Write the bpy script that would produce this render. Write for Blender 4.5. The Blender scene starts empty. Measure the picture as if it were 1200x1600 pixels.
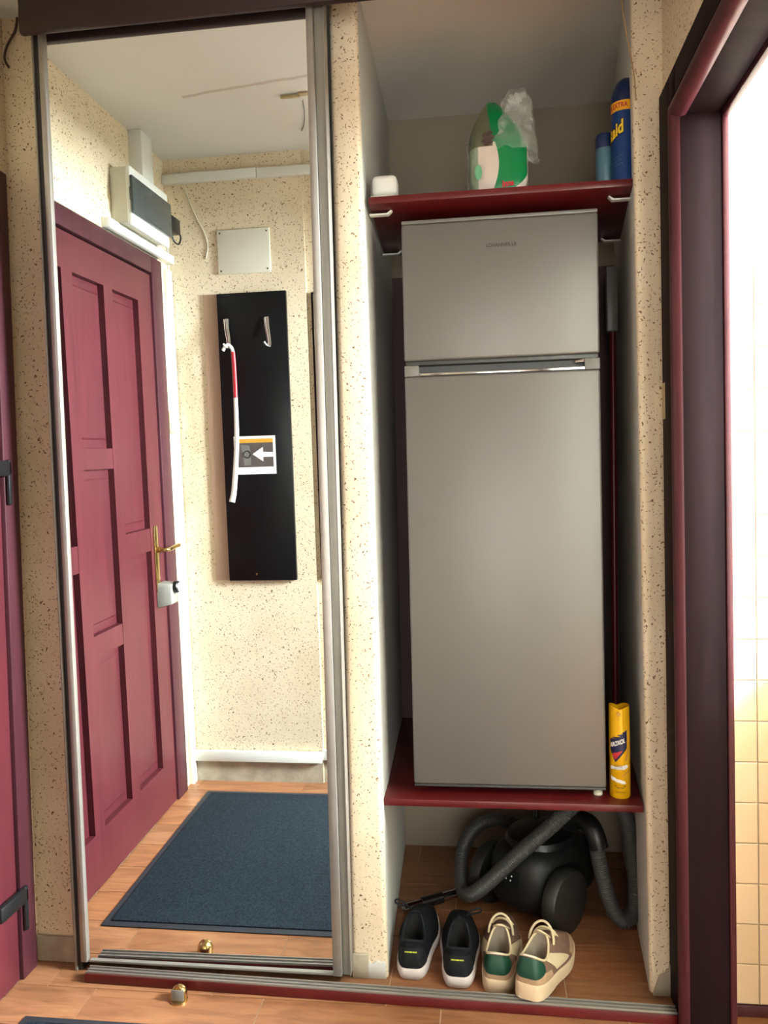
import bpy, bmesh, math, random
from mathutils import Vector, Matrix, Euler, noise
PI = math.pi
rnd = random.Random(7)
SC = bpy.context.scene
COL = SC.collection

# ------------------------------------------------------------------ camera
cd = bpy.data.cameras.new('camera')
cam = bpy.data.objects.new('camera', cd); COL.objects.link(cam)
F = 1223.144
cd.sensor_fit = 'VERTICAL'; cd.sensor_height = 36.0; cd.lens = 36.0 * F / 1600.0
cd.clip_start = 0.01; cd.clip_end = 60
yaw, pit, rol = [math.radians(a) for a in (7.266, -1.877, 1.39)]
fw = Vector((-math.sin(yaw)*math.cos(pit), math.cos(yaw)*math.cos(pit), math.sin(pit)))
rt = Vector((math.cos(yaw), math.sin(yaw), 0)); upv = rt.cross(fw)
r2 = rt*math.cos(rol) - upv*math.sin(rol); u2 = rt*math.sin(rol) + upv*math.cos(rol)
Mx = Matrix((r2, u2, -fw)).transposed().to_4x4(); Mx.translation = Vector((0, -1.95, 1.286))
cam.matrix_world = Mx
SC.camera = cam

# ------------------------------------------------------------------ world, lights, exposure
SC.view_settings.view_transform = 'Standard'; SC.view_settings.look = 'None'
SC.view_settings.gamma = 1.0; SC.view_settings.use_curve_mapping = False
SC.view_settings.exposure = 0.15
w = bpy.data.worlds.new('sky'); SC.world = w; w.use_nodes = True
w.node_tree.nodes['Background'].inputs[0].default_value = (0.80, 0.88, 1.0, 1)
w.node_tree.nodes['Background'].inputs[1].default_value = 1.2

def area(name, loc, target, sx, sy, power, color, spread=PI):
    l = bpy.data.lights.new(name, 'AREA'); l.shape = 'RECTANGLE'; l.size = sx; l.size_y = sy
    l.energy = power; l.color = color; l.spread = spread
    o = bpy.data.objects.new(name, l); COL.objects.link(o); o.location = loc
    d = Vector(target) - Vector(loc)
    o.rotation_euler = d.to_track_quat('-Z', 'Y').to_euler()
    return o
# daylight through the kitchen window and through the window of the room behind the camera
area('kitchen_window_daylight', (2.56, -.42, 2.00), (-1.2, -1.0, 0.60), .70, .85, 830, (0.85, 0.95, 1.0))
area('room_window_daylight', (0.35, -4.70, 1.10), (0.2, 0, .60), 1.5, 1.9, 75, (1.0, 0.95, 0.88))

# ------------------------------------------------------------------ materials
def nt(name):
    m = bpy.data.materials.new(name); m.use_nodes = True
    t = m.node_tree; b = t.nodes['Principled BSDF']
    return m, t, b
def N(t, kind, **kw):
    n = t.nodes.new(kind)
    for k, v in kw.items():
        if k in n.inputs: n.inputs[k].default_value = v
        else: setattr(n, k, v)
    return n
def srgb(r, g, b):
    f = lambda c: (c/255/12.92) if c/255 <= .04045 else ((c/255+.055)/1.055)**2.4
    return (f(r), f(g), f(b), 1)
def ramp(t, fac, stops):
    r = t.nodes.new('ShaderNodeValToRGB'); e = r.color_ramp.elements
    e[0].position, e[0].color = stops[0]; e[1].position, e[1].color = stops[-1]
    for p, c in stops[1:-1]:
        x = e.new(p); x.color = c
    t.links.new(fac, r.inputs[0]); return r
def coords(t, scale=(1, 1, 1), rot=(0, 0, 0)):
    tc = t.nodes.new('ShaderNodeTexCoord'); mp = t.nodes.new('ShaderNodeMapping')
    mp.inputs['Scale'].default_value = scale; mp.inputs['Rotation'].default_value = rot
    t.links.new(tc.outputs['Object'], mp.inputs[0]); return mp.outputs[0]
def simple(name, col, rough=.5, metal=0, var=.06, vscale=6, bump=0, bscale=200, spec=.5, coat=0):
    m, t, b = nt(name)
    b.inputs['Roughness'].default_value = rough; b.inputs['Metallic'].default_value = metal
    b.inputs['Specular IOR Level'].default_value = spec
    if coat: b.inputs['Coat Weight'].default_value = coat; b.inputs['Coat Roughness'].default_value = .15
    co = coords(t)
    n = N(t, 'ShaderNodeTexNoise', Scale=vscale, Detail=4.0); t.links.new(co, n.inputs['Vector'])
    lo = tuple(c*(1-var) for c in col[:3])+(1,); hi = tuple(min(1, c*(1+var)) for c in col[:3])+(1,)
    r = ramp(t, n.outputs['Fac'], [(.3, lo), (.7, hi)]); t.links.new(r.outputs[0], b.inputs['Base Color'])
    if bump:
        n2 = N(t, 'ShaderNodeTexNoise', Scale=bscale, Detail=3.0); t.links.new(co, n2.inputs['Vector'])
        bp = N(t, 'ShaderNodeBump', Strength=bump, Distance=.002); t.links.new(n2.outputs['Fac'], bp.inputs['Height'])
        t.links.new(bp.outputs[0], b.inputs['Normal'])
    return m
def plaster():
    m, t, b = nt('flecked_plaster'); b.inputs['Roughness'].default_value = .85
    b.inputs['Specular IOR Level'].default_value = .2
    co = coords(t)
    nz = N(t, 'ShaderNodeTexNoise', Scale=70.0, Detail=2.0); t.links.new(co, nz.inputs['Vector'])
    mix = N(t, 'ShaderNodeMixRGB', blend_type='LINEAR_LIGHT'); mix.inputs[0].default_value = .012
    t.links.new(co, mix.inputs[1]); t.links.new(nz.outputs['Color'], mix.inputs[2])
    mask = None
    for i, (sc, rot) in enumerate((((92, 92, 150), (.5, .35, .3)), ((160, 90, 90), (.3, 1.1, .9)), ((140, 140, 140), (1.1, .2, 1.7)))):
        mp = t.nodes.new('ShaderNodeMapping'); mp.inputs['Scale'].default_value = sc; mp.inputs['Rotation'].default_value = rot
        t.links.new(mix.outputs[0], mp.inputs[0])
        v = N(t, 'ShaderNodeTexVoronoi', Scale=1.0); t.links.new(mp.outputs[0], v.inputs['Vector'])
        sep = t.nodes.new('ShaderNodeSeparateColor'); t.links.new(v.outputs['Color'], sep.inputs[0])
        # size per cell
        th = N(t, 'ShaderNodeMapRange'); th.inputs['From Min'].default_value = .25; th.inputs['From Max'].default_value = 1.0
        th.inputs['To Min'].default_value = .0; th.inputs['To Max'].default_value = (.30, .29, .26)[i]
        t.links.new(sep.outputs[0], th.inputs[0])
        lt = N(t, 'ShaderNodeMath', operation='LESS_THAN'); t.links.new(v.outputs['Distance'], lt.inputs[0]); t.links.new(th.outputs[0], lt.inputs[1])
        if mask is None: mask = lt.outputs[0]
        else:
            mx = N(t, 'ShaderNodeMath', operation='MAXIMUM'); t.links.new(mask, mx.inputs[0]); t.links.new(lt.outputs[0], mx.inputs[1]); mask = mx.outputs[0]
    n2 = N(t, 'ShaderNodeTexNoise', Scale=3.0, Detail=6.0, Roughness=.65); t.links.new(co, n2.inputs['Vector'])
    base = ramp(t, n2.outputs['Fac'], [(.3, srgb(215, 196, 165)), (.7, srgb(233, 217, 189))])
    n3 = N(t, 'ShaderNodeTexNoise', Scale=30.0, Detail=2.0); t.links.new(co, n3.inputs['Vector'])
    fl = ramp(t, n3.outputs['Fac'], [(.35, srgb(96, 68, 52)), (.65, srgb(150, 118, 92))])
    c = N(t, 'ShaderNodeMixRGB'); t.links.new(mask, c.inputs[0]); t.links.new(base.outputs[0], c.inputs[1]); t.links.new(fl.outputs[0], c.inputs[2])
    t.links.new(c.outputs[0], b.inputs['Base Color'])
    n4 = N(t, 'ShaderNodeTexNoise', Scale=120.0, Detail=3.0); t.links.new(co, n4.inputs['Vector'])
    sb = N(t, 'ShaderNodeMath', operation='SUBTRACT'); t.links.new(n4.outputs['Fac'], sb.inputs[0]); t.links.new(mask, sb.inputs[1])
    bp = N(t, 'ShaderNodeBump', Strength=.35, Distance=.0015); t.links.new(sb.outputs[0], bp.inputs['Height']); t.links.new(bp.outputs[0], b.inputs['Normal'])
    return m
def wood(name, dark, light, rough=.35, stretch=(14, 14, 1.2), coat=.0, streak=2.0, spec=.4):
    m, t, b = nt(name); b.inputs['Roughness'].default_value = rough; b.inputs['Specular IOR Level'].default_value = spec
    if coat: b.inputs['Coat Weight'].default_value = coat; b.inputs['Coat Roughness'].default_value = .2
    co = coords(t, stretch)
    n = N(t, 'ShaderNodeTexNoise', Scale=streak, Detail=8.0, Roughness=.6, Distortion=.6); t.links.new(co, n.inputs['Vector'])
    r = ramp(t, n.outputs['Fac'], [(.3, dark), (.7, light)]); t.links.new(r.outputs[0], b.inputs['Base Color'])
    bp = N(t, 'ShaderNodeBump', Strength=.08, Distance=.002); t.links.new(n.outputs['Fac'], bp.inputs['Height']); t.links.new(bp.outputs[0], b.inputs['Normal'])
    return m
def tile_mat():
    m, t, b = nt('wood_look_tile'); b.inputs['Roughness'].default_value = .38
    oi = t.nodes.new('ShaderNodeObjectInfo'); co = coords(t)
    mul = N(t, 'ShaderNodeVectorMath', operation='SCALE'); mul.inputs[0].default_value = (17, 31, 0); t.links.new(oi.outputs['Random'], mul.inputs['Scale'])
    ad = N(t, 'ShaderNodeVectorMath', operation='ADD'); t.links.new(co, ad.inputs[0]); t.links.new(mul.outputs[0], ad.inputs[1])
    mp = t.nodes.new('ShaderNodeMapping'); mp.inputs['Scale'].default_value = (3, 22, 3); t.links.new(ad.outputs[0], mp.inputs[0])
    n = N(t, 'ShaderNodeTexNoise', Scale=1.6, Detail=9.0, Roughness=.62, Distortion=.9); t.links.new(mp.outputs[0], n.inputs['Vector'])
    r = ramp(t, n.outputs['Fac'], [(.25, srgb(108, 71, 48)), (.5, srgb(147, 101, 70)), (.78, srgb(172, 125, 90))])
    r2_ = ramp(t, oi.outputs['Random'], [(0, (.84, .76, .66, 1)), (.5, (1, .98, .95, 1)), (1, (1.0, .88, .76, 1))])
    mm = N(t, 'ShaderNodeMixRGB', blend_type='MULTIPLY'); mm.inputs[0].default_value = 1
    t.links.new(r.outputs[0], mm.inputs[1]); t.links.new(r2_.outputs[0], mm.inputs[2]); t.links.new(mm.outputs[0], b.inputs['Base Color'])
    bp = N(t, 'ShaderNodeBump', Strength=.1, Distance=.001); t.links.new(n.outputs['Fac'], bp.inputs['Height']); t.links.new(bp.outputs[0], b.inputs['Normal'])
    return m
M = {}
M['plaster'] = plaster()
M['white_plaster'] = simple('white_painted_plaster', srgb(203, 203, 196), .9, var=.04, vscale=4, bump=.2, bscale=60, spec=.2)
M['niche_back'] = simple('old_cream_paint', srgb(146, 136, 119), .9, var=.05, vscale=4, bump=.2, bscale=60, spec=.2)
M['ceiling'] = simple('ceiling_paint', srgb(222, 220, 212), .95, var=.03, vscale=2, bump=.1, bscale=40, spec=.1)
M['concrete'] = simple('rough_skirting_render', srgb(168, 158, 138), .9, var=.22, vscale=14, bump=.6, bscale=90, spec=.2)
M['grout'] = simple('pale_grout', srgb(190, 168, 142), .9, var=.1, vscale=30)
M['tile'] = tile_mat()
M['door'] = wood('maroon_stained_door_wood', srgb(66, 22, 28), srgb(82, 29, 35), .42, (16, 16, 1.0), coat=.12)
M['frame'] = wood('dark_maroon_frame_wood', srgb(28, 18, 20), srgb(38, 24, 27), .6, (14, 14, 1.0), spec=.05)
M['frame_light'] = wood('maroon_frame_wood', srgb(52, 22, 28), srgb(70, 31, 38), .45, (14, 14, 1.0), spec=.3)
M['frame_v'] = wood('dark_brown_pelmet_wood', srgb(34, 17, 17), srgb(47, 24, 23), .5, (1.2, 14, 14))
M['bead'] = wood('red_brown_bead_wood', srgb(64, 28, 33), srgb(82, 37, 43), .4, (14, 14, 1.0), spec=.3)
M['shelf'] = wood('cherry_red_shelf_board', srgb(74, 17, 19), srgb(98, 25, 25), .32, (1.5, 16, 16))
M['backboard'] = simple('dark_brown_back_board', srgb(72, 52, 50), .6, var=.1)
M['aluminium'] = simple('brushed_aluminium', srgb(158, 151, 142), .45, .55, var=.05, vscale=30)
M['aluminium_grey'] = simple('dull_grey_aluminium', srgb(140, 137, 128), .5, .3, var=.05, vscale=30)
M['gap'] = simple('dark_rubber_seal', srgb(44, 42, 42), .7, var=.05)
m, t, b = nt('silvered_mirror'); b.inputs['Base Color'].default_value = (.90, .93, .91, 1); b.inputs['Metallic'].default_value = 1; b.inputs['Roughness'].default_value = 0.0; M['mirror'] = m
M['fridge'] = simple('silver_grey_painted_steel', srgb(110, 107, 102), .40, .30, var=.015, vscale=3, bump=.03, bscale=500)
M['fridge_side'] = simple('dark_grey_steel_side', srgb(92, 92, 90), .5, .2, var=.03)
M['dark_trim'] = simple('dark_grey_plastic_trim', srgb(62, 64, 63), .4, var=.05)
M['mid_trim'] = simple('mid_grey_plastic', srgb(112, 110, 104), .4, var=.04)
M['chrome'] = simple('polished_chrome', srgb(215, 215, 215), .12, 1.0, var=.02)
M['brass'] = simple('aged_brass', srgb(196, 168, 110), .25, 1.0, var=.08, vscale=40)
M['white_plastic'] = simple('white_plastic', srgb(226, 226, 218), .4, var=.02)
M['offwhite_plastic'] = simple('yellowed_white_plastic', srgb(212, 208, 190), .5, var=.04)
M['beige_plastic'] = simple('beige_plastic', srgb(176, 160, 120), .5, var=.04)
M['black'] = simple('black_plastic', srgb(18, 19, 20), .35, var=.1)
M['black_matt'] = simple('black_matt_plastic', srgb(12, 13, 13), .55, var=.1)
M['wheel'] = simple('dark_grey_wheel_plastic', srgb(33, 33, 30), .45, var=.08)
M['hose'] = simple('grey_corrugated_plastic', srgb(66, 66, 64), .4, var=.06, vscale=20)
M['blue'] = simple('blue_plastic', srgb(10, 60, 120), .3)
M['black_board'] = simple('black_lacquered_board', srgb(12, 12, 14), .35, var=.05, spec=.25)
M['tan_board'] = simple('tan_board', srgb(186, 156, 132), .5, var=.04, vscale=3)
M['smoke'] = simple('smoked_plastic_cover', srgb(60, 66, 66), .15, var=.08, spec=.6)
M['mat_pile'] = simple('slate_blue_mat_pile', srgb(36, 45, 52), .95, var=.5, vscale=180, bump=1.0, bscale=350, spec=.1)
M['mat_rubber'] = simple('black_rubber_edge', srgb(38, 42, 48), .7, var=.08)
M['paper'] = simple('white_card', srgb(228, 226, 218), .6, var=.01)
M['red'] = simple('red_plastic', srgb(170, 40, 48), .35)
M['yellow'] = simple('yellow_can_paint', srgb(232, 176, 10), .3, .2, var=.06, vscale=20)
M['navy'] = simple('navy_print', srgb(24, 28, 66), .4)
M['redprint'] = simple('red_print', srgb(190, 40, 50), .4)
M['print_white'] = simple('white_print', srgb(235, 232, 228), .5)
M['print_grey'] = simple('grey_print', srgb(62, 54, 44), .5)
M['print_black'] = simple('black_print', srgb(30, 28, 26), .5)
M['orange'] = simple('orange_yellow_print', srgb(206, 150, 50), .5)
M['brown_print'] = simple('brown_grey_print', srgb(84, 76, 72), .5, var=.2, vscale=15)
M['can_blue'] = simple('blue_can_paint', srgb(12, 56, 118), .3, .2, var=.12, vscale=18)
M['can_dark'] = simple('dark_blue_cap', srgb(14, 34, 78), .35)
M['can_teal'] = simple('steel_blue_can_paint', srgb(70, 108, 122), .35, var=.1)
M['band_yellow'] = simple('yellow_label_band', srgb(236, 170, 20), .4)
M['letter_yellow'] = simple('yellow_lettering', srgb(240, 200, 40), .4)
M['tile_white'] = None
M['shoe_black'] = simple('black_knit_fabric', srgb(21, 23, 26), .85, var=.15, vscale=60, bump=.4, bscale=500, spec=.15)
M['shoe_black_smooth'] = simple('black_heel_fabric', srgb(27, 30, 33), .7, var=.1, vscale=40, bump=.2, bscale=400, spec=.2)
M['sole_white'] = simple('scuffed_white_rubber', srgb(214, 204, 200), .6, var=.08, vscale=25)
M['sole_cream'] = simple('cream_rubber', srgb(214, 190, 156), .6, var=.06, vscale=25)
M['shoe_beige'] = simple('beige_suede', srgb(182, 150, 118), .9, var=.1, vscale=40, bump=.3, bscale=400, spec=.15)
M['shoe_taupe'] = simple('taupe_textile', srgb(128, 100, 84), .9, var=.1, vscale=60, bump=.4, bscale=600, spec=.1)
M['shoe_cream'] = simple('cream_leather', srgb(216, 198, 160), .55, var=.06, vscale=40)
M['lining_cream'] = simple('shaded_cream_lining', srgb(146, 134, 118), .9, var=.1, vscale=60, bump=.3, bscale=300)  # cream lowered in tone to stand in for shade inside the beige shoes
M['lining_dark'] = simple('dark_lining', srgb(17, 17, 19), .9, var=.1)
M['green_leather'] = simple('dark_green_leather', srgb(16, 66, 48), .5, var=.15, vscale=30, bump=.2, bscale=200)
M['insole'] = simple('brown_shaded_insole', srgb(34, 27, 26), .9, var=.15)  # brown taken near black, carrying the shade at the bottom of the shoes
M['lime'] = simple('lime_print', srgb(190, 200, 50), .5)
M['wire'] = simple('dark_brown_cable', srgb(66, 44, 36), .6)
M['tan_wire'] = simple('tan_cable', srgb(170, 140, 96), .6)
def ceiling_stain(m):
    t = m.node_tree; b = t.nodes['Principled BSDF']; old = b.inputs['Base Color'].links[0].from_socket
    tc = t.nodes.new('ShaderNodeTexCoord'); sp = t.nodes.new('ShaderNodeSeparateXYZ'); t.links.new(tc.outputs['Object'], sp.inputs[0])
    def MN(op, a, c=None):
        n = N(t, 'ShaderNodeMath', operation=op)
        for i, v in enumerate((a, c)):
            if v is None: continue
            if isinstance(v, (int, float)): n.inputs[i].default_value = v
            else: t.links.new(v, n.inputs[i])
        return n.outputs[0]
    line = MN('ADD', MN('MULTIPLY', MN('ADD', sp.outputs['X'], .943), .15), -.690)
    nz = N(t, 'ShaderNodeTexNoise', Scale=9.0); t.links.new(tc.outputs['Object'], nz.inputs['Vector'])
    d = MN('ABSOLUTE', MN('ADD', MN('SUBTRACT', sp.outputs['Y'], line), MN('MULTIPLY', MN('SUBTRACT', nz.outputs['Fac'], .5), .03)))
    f = MN('MAXIMUM', MN('SUBTRACT', 1.0, MN('DIVIDE', d, .014)), 0.0)
    g = MN('MULTIPLY', MN('GREATER_THAN', sp.outputs['X'], -.96), MN('MULTIPLY', f, .55))
    g = MN('MULTIPLY', g, MN('LESS_THAN', sp.outputs['X'], -.50))
    mx = N(t, 'ShaderNodeMixRGB'); t.links.new(g, mx.inputs[0]); t.links.new(old, mx.inputs[1]); mx.inputs[2].default_value = srgb(168, 136, 112); t.links.new(mx.outputs[0], b.inputs['Base Color'])
ceiling_stain(M['ceiling'])
def film(name, col, alpha):
    m, t, b = nt(name); b.inputs['Base Color'].default_value = col; b.inputs['Roughness'].default_value = .12
    co = coords(t); n = N(t, 'ShaderNodeTexNoise', Scale=24.0, Detail=4.0, Distortion=1.0); t.links.new(co, n.inputs['Vector'])
    r = ramp(t, n.outputs['Fac'], [(.4, (alpha*.35,)*3+(1,)), (.7, (min(1, alpha*1.6),)*3+(1,))]); t.links.new(r.outputs[0], b.inputs['Alpha'])
    bp = N(t, 'ShaderNodeBump', Strength=.5, Distance=.004); t.links.new(n.outputs['Fac'], bp.inputs['Height']); t.links.new(bp.outputs[0], b.inputs['Normal'])
    return m
M['film'] = film('clear_plastic_film', (.62, .68, .62, 1), .36)
# ------------------------------------------------------------------ mesh helpers (world coordinates)
def box(bm, x0, x1, y0, y1, z0, z1):
    vs = [bm.verts.new((x, y, z)) for x in (x0, x1) for y in (y0, y1) for z in (z0, z1)]
    for f in ((0, 1, 3, 2), (4, 6, 7, 5), (0, 4, 5, 1), (2, 3, 7, 6), (0, 2, 6, 4), (1, 5, 7, 3)):
        bm.faces.new([vs[i] for i in f])
    return vs
def B(*a):
    bm = bmesh.new(); box(bm, *a); return bm
def prism(bm, pts, axis, a0, a1):
    """extrude 2-D polygon along axis"""
    def P(p, a):
        return {'x': (a, p[0], p[1]), 'y': (p[0], a, p[1]), 'z': (p[0], p[1], a)}[axis]
    v0 = [bm.verts.new(P(p, a0)) for p in pts]; v1 = [bm.verts.new(P(p, a1)) for p in pts]
    n = len(pts)
    bm.faces.new(v0); bm.faces.new(v1[::-1])
    for i in range(n): bm.faces.new((v0[i], v0[(i+1) % n], v1[(i+1) % n], v1[i]))
def lathe(bm, prof, center=(0, 0, 0), axis='z', seg=32):
    """prof: list of (r, h)"""
    cx, cy, cz = center; rings = []
    for r, h in prof:
        ring = []
        for i in range(seg):
            a = 2*PI*i/seg; c, s = math.cos(a)*r, math.sin(a)*r
            p = {'z': (cx+c, cy+s, cz+h), 'x': (cx+h, cy+c, cz+s), 'y': (cx+c, cy+h, cz+s)}[axis]
            ring.append(bm.verts.new(p))
        rings.append(ring)
    for a, b_ in zip(rings, rings[1:]):
        for i in range(seg): 
            try: bm.faces.new((a[i], a[(i+1) % seg], b_[(i+1) % seg], b_[i]))
            except ValueError: pass
    bm.faces.new(rings[0][::-1]); bm.faces.new(rings[-1])
def catmull(pts, n):
    pts = [Vector(p) for p in pts]; P = [pts[0]*2-pts[1]]+pts+[pts[-1]*2-pts[-2]]; out = []
    for i in range(1, len(P)-2):
        for k in range(n):
            t_ = k/n; a, b_, c, d = P[i-1], P[i], P[i+1], P[i+2]
            out.append(.5*((2*b_)+(c-a)*t_+(2*a-5*b_+4*c-d)*t_*t_+(3*b_-a-3*c+d)*t_**3))
    out.append(pts[-1]); return out
def tube(bm, path, rad, seg=12, closed=False, flat=1.0, upref=None):
    """rad: number or function(i, n)"""
    path = [Vector(p) for p in path]; n = len(path); rings = []
    nrm = None
    for i, p in enumerate(path):
        if closed: t_ = path[(i+1) % n]-path[i-1]
        else: t_ = path[min(i+1, n-1)]-path[max(i-1, 0)]
        t_.normalize()
        if nrm is None:
            ref = upref or (Vector((0, 0, 1)) if abs(t_.z) < .9 else Vector((1, 0, 0)))
            nrm = (ref-t_*ref.dot(t_)).normalized()
        else: nrm = (nrm-t_*nrm.dot(t_)).normalized()
        bi = t_.cross(nrm); r = rad(i, n) if callable(rad) else rad
        rings.append([bm.verts.new(p+nrm*(math.cos(2*PI*k/seg)*r*flat)+bi*(math.sin(2*PI*k/seg)*r)) for k in range(seg)])
    m_ = n if closed else n-1
    for i in range(m_):
        a, b_ = rings[i], rings[(i+1) % n]
        for k in range(seg): bm.faces.new((a[k], a[(k+1) % seg], b_[(k+1) % seg], b_[k]))
    if not closed: bm.faces.new(rings[0][::-1]); bm.faces.new(rings[-1])
def T(path, rad, **k):
    bm = bmesh.new(); tube(bm, path, rad, **k); return bm

def obj(name, bm, mat, parent=None, bevel=0, smooth=True, seg=2, kind=None, label=None, angle=35, origin=None):
    """link bm (given in world coordinates) as one mesh object, local to its parent's origin"""
    bmesh.ops.recalc_face_normals(bm, faces=bm.faces[:])
    if bevel:
        es = [e for e in bm.edges if e.is_manifold and e.calc_face_angle(0) > .6]
        bmesh.ops.bevel(bm, geom=es, offset=bevel, segments=seg, profile=.5, affect='EDGES', clamp_overlap=True)
    base = Vector((0, 0, 0)); p = parent
    while p is not None: base += p.location; p = p.parent
    if parent is None and origin is not None: org = Vector(origin)
    else: org = Vector((0, 0, 0))
    bmesh.ops.translate(bm, verts=bm.verts[:], vec=-(base+org))
    me = bpy.data.meshes.new(name); bm.to_mesh(me); bm.free()
    if isinstance(mat, (list, tuple)):
        for x in mat: me.materials.append(x)
    else: me.materials.append(mat)
    if smooth:
        me.shade_smooth(); me.set_sharp_from_angle(angle=math.radians(angle))
    o = bpy.data.objects.new(name, me); COL.objects.link(o)
    if parent is not None: o.parent = parent
    else: o.location = org
    if kind: o['kind'] = kind
    if label: o['label'] = label
    return o
def tag(o, label, cat, group=None):
    o['label'] = label; o['category'] = cat
    if group: o['group'] = group
    return o
def thing(name, label, cat, loc, group=None):
    o = bpy.data.objects.new(name, None); COL.objects.link(o); o.location = loc; o.empty_display_size = .05
    return tag(o, label, cat, group)
def struct(name, bm, mat, **k):
    return obj(name, bm, mat, kind='structure', **k)
def structroot(name, loc):
    o = bpy.data.objects.new(name, None); COL.objects.link(o); o.location = loc; o.empty_display_size = .05
    o['kind'] = 'structure'; return o
def text_bm(body, size, place, extrude=.0002, shear=0, bold=0, spacing=1.0, xs=1.0):
    """lettering as a mesh; place maps (x, y) on the page, and depth, to a world point"""
    c = bpy.data.curves.new('lettering', 'FONT'); c.body = body; c.size = size; c.extrude = extrude
    c.align_x = 'CENTER'; c.align_y = 'CENTER'; c.shear = shear; c.offset = bold; c.space_character = spacing; c.resolution_u = 3
    o = bpy.data.objects.new('lettering', c); COL.objects.link(o)
    dg = bpy.context.evaluated_depsgraph_get(); me = bpy.data.meshes.new_from_object(o.evaluated_get(dg))
    bm = bmesh.new(); bm.from_mesh(me)
    bpy.data.objects.remove(o); bpy.data.meshes.remove(me); bpy.data.curves.remove(c)
    for v in bm.verts: v.co = place(v.co.x*xs, v.co.y, v.co.z)
    return bm
def grid_bm(f, nu, nv, closed_u=False):
    bm = bmesh.new(); V = [[bm.verts.new(f(i/(nu if closed_u else nu-1), j/(nv-1))) for i in range(nu)] for j in range(nv)]
    for j in range(nv-1):
        for i in range(nu if closed_u else nu-1):
            bm.faces.new((V[j][i], V[j][(i+1) % nu], V[j+1][(i+1) % nu], V[j+1][i]))
    return bm

XL, XR, YB, ZC = -1.248, .447, -1.215, 2.555
# ================================================================== STRUCTURE
# floor base with the tiles standing a little proud of the grout
bm = bmesh.new(); box(bm, -2.2, 2.75, -5.0, 1.0, -.12, -.0025)
floor = struct('floor', bm, M['grout'], smooth=False)
TW, TD = .4475, .15
tile_meshes = {}
def tile(x0, x1, y0, y1):
    g = .0016; key = (round(x1-x0, 3), round(y1-y0, 3))
    if key not in tile_meshes:
        bm = B(-(x1-x0)/2+g, (x1-x0)/2-g, -(y1-y0)/2+g, (y1-y0)/2-g, -.008, 0)
        me = bpy.data.meshes.new('floor_tile'); bmesh.ops.recalc_face_normals(bm, faces=bm.faces[:]); bm.to_mesh(me); bm.free()
        me.materials.append(M['tile']); tile_meshes[key] = me
    o = bpy.data.objects.new('floor_tile', tile_meshes[key]); COL.objects.link(o)
    o.parent = floor; o.location = ((x0+x1)/2, (y0+y1)/2, rnd.uniform(-.0004, .0))
offs = {0: 0, 1: .224, 7: .2685, -1: .31, -2: .12, -3: .29, -4: .02, -5: .2, -6: .33}
for k in range(-6, 22):
    y1 = -.07-TD*k; y0 = y1-TD
    off = offs.get(k, rnd.choice((0, .15, .224, .3)))
    xa, xb = (XL, XR+.11) if k < 8 else (-.55, XR)
    if k < 0: xa, xb = (XL if k == -1 else -.31), .47
    x = -1.023+off-2*TW
    while x < xb:
        a, b_ = max(x, xa), min(x+TW, xb)
        if b_-a > .02: tile(a, b_, y0, y1)
        x += TW
struct('floor', B(.56, 2.65, -2.4, -.024, -.002, .0), simple('brown_kitchen_floor', srgb(150, 98, 56), .4, var=.2, vscale=8), smooth=False)
# ceiling, one slab over hall, niche and kitchen
struct('ceiling', B(-2.2, 2.75, -5.0, 1.0, ZC, ZC+.1), M['ceiling'], smooth=False)
# left wall: around the entrance doorway
bm = bmesh.new()
box(bm, XL-.15, XL, -.005, .14, 0, ZC); box(bm, XL-.15, XL, YB-.1, -1.115, .0, ZC); box(bm, XL-.15, XL, -1.115, -.005, 2.145, ZC)
struct('wall_left', bm, M['plaster'], smooth=False)
# back wall (seen in the mirror); its right part stands slightly back
bm = bmesh.new()
box(bm, XL-.15, -.682, YB-.12, YB, .0, ZC); box(bm, -.682, -.52, YB-.12, YB-.012, .0, ZC)
struct('wall_back', bm, M['plaster'], smooth=False)
bm = bmesh.new()
box(bm, XL, -.684, YB, YB+.004, 0, .090); box(bm, -.684, -.52, YB-.012, YB-.008, 0, .10)
struct('baseboard_back', bm, M['concrete'], smooth=False)
# facade: strip left of the mirror, pillars
struct('wall_front', B(XL, -1.125, .037, .14, 0, ZC), M['plaster'], smooth=False)
struct('baseboard_front', B(XL, -1.125, .028, .037, 0, .072), M['concrete'], bevel=.004)
def pillar(name, front, back):
    """front/back: (x at floor, x at ceiling) pairs for left and right faces"""
    bm = bmesh.new(); (lf0, lf1, rf0, rf1), (lb, rb) = front, back
    pts = [(lf0, .037, 0), (rf0, .037, 0), (rb, .80, 0), (lb, .80, 0), (lf1, .037, ZC), (rf1, .037, ZC), (rb, .80, ZC), (lb, .80, ZC)]
    v = [bm.verts.new(p) for p in pts]
    for f, mi in (((0, 1, 5, 4), 0), ((1, 2, 6, 5), 1), ((2, 3, 7, 6), 1), ((3, 0, 4, 7), 1), ((0, 3, 2, 1), 0), ((4, 5, 6, 7), 0)):
        fa = bm.faces.new([v[i] for i in f]); fa.material_index = mi
    e = [e for e in bm.edges if abs(e.verts[0].co.y-.037) < 1e-5 and abs(e.verts[1].co.y-.037) < 1e-5 and abs(e.verts[0].co.z-e.verts[1].co.z) > 1]
    bmesh.ops.bevel(bm, geom=e, offset=.014, segments=4, profile=.5, affect='EDGES')
    for f in bm.faces:
        c = f.calc_center_median()
        if c.y < .06: f.material_index = 0
    return struct(name, bm, [M['plaster'], M['white_plaster']], angle=60)
pillar('wall_pillar_left', (-.368, -.364, -.272, -.292), (-.37, -.303))
pillar('wall_pillar_right', (.389, .374, .475, .475), (.4538, .56))
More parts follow.
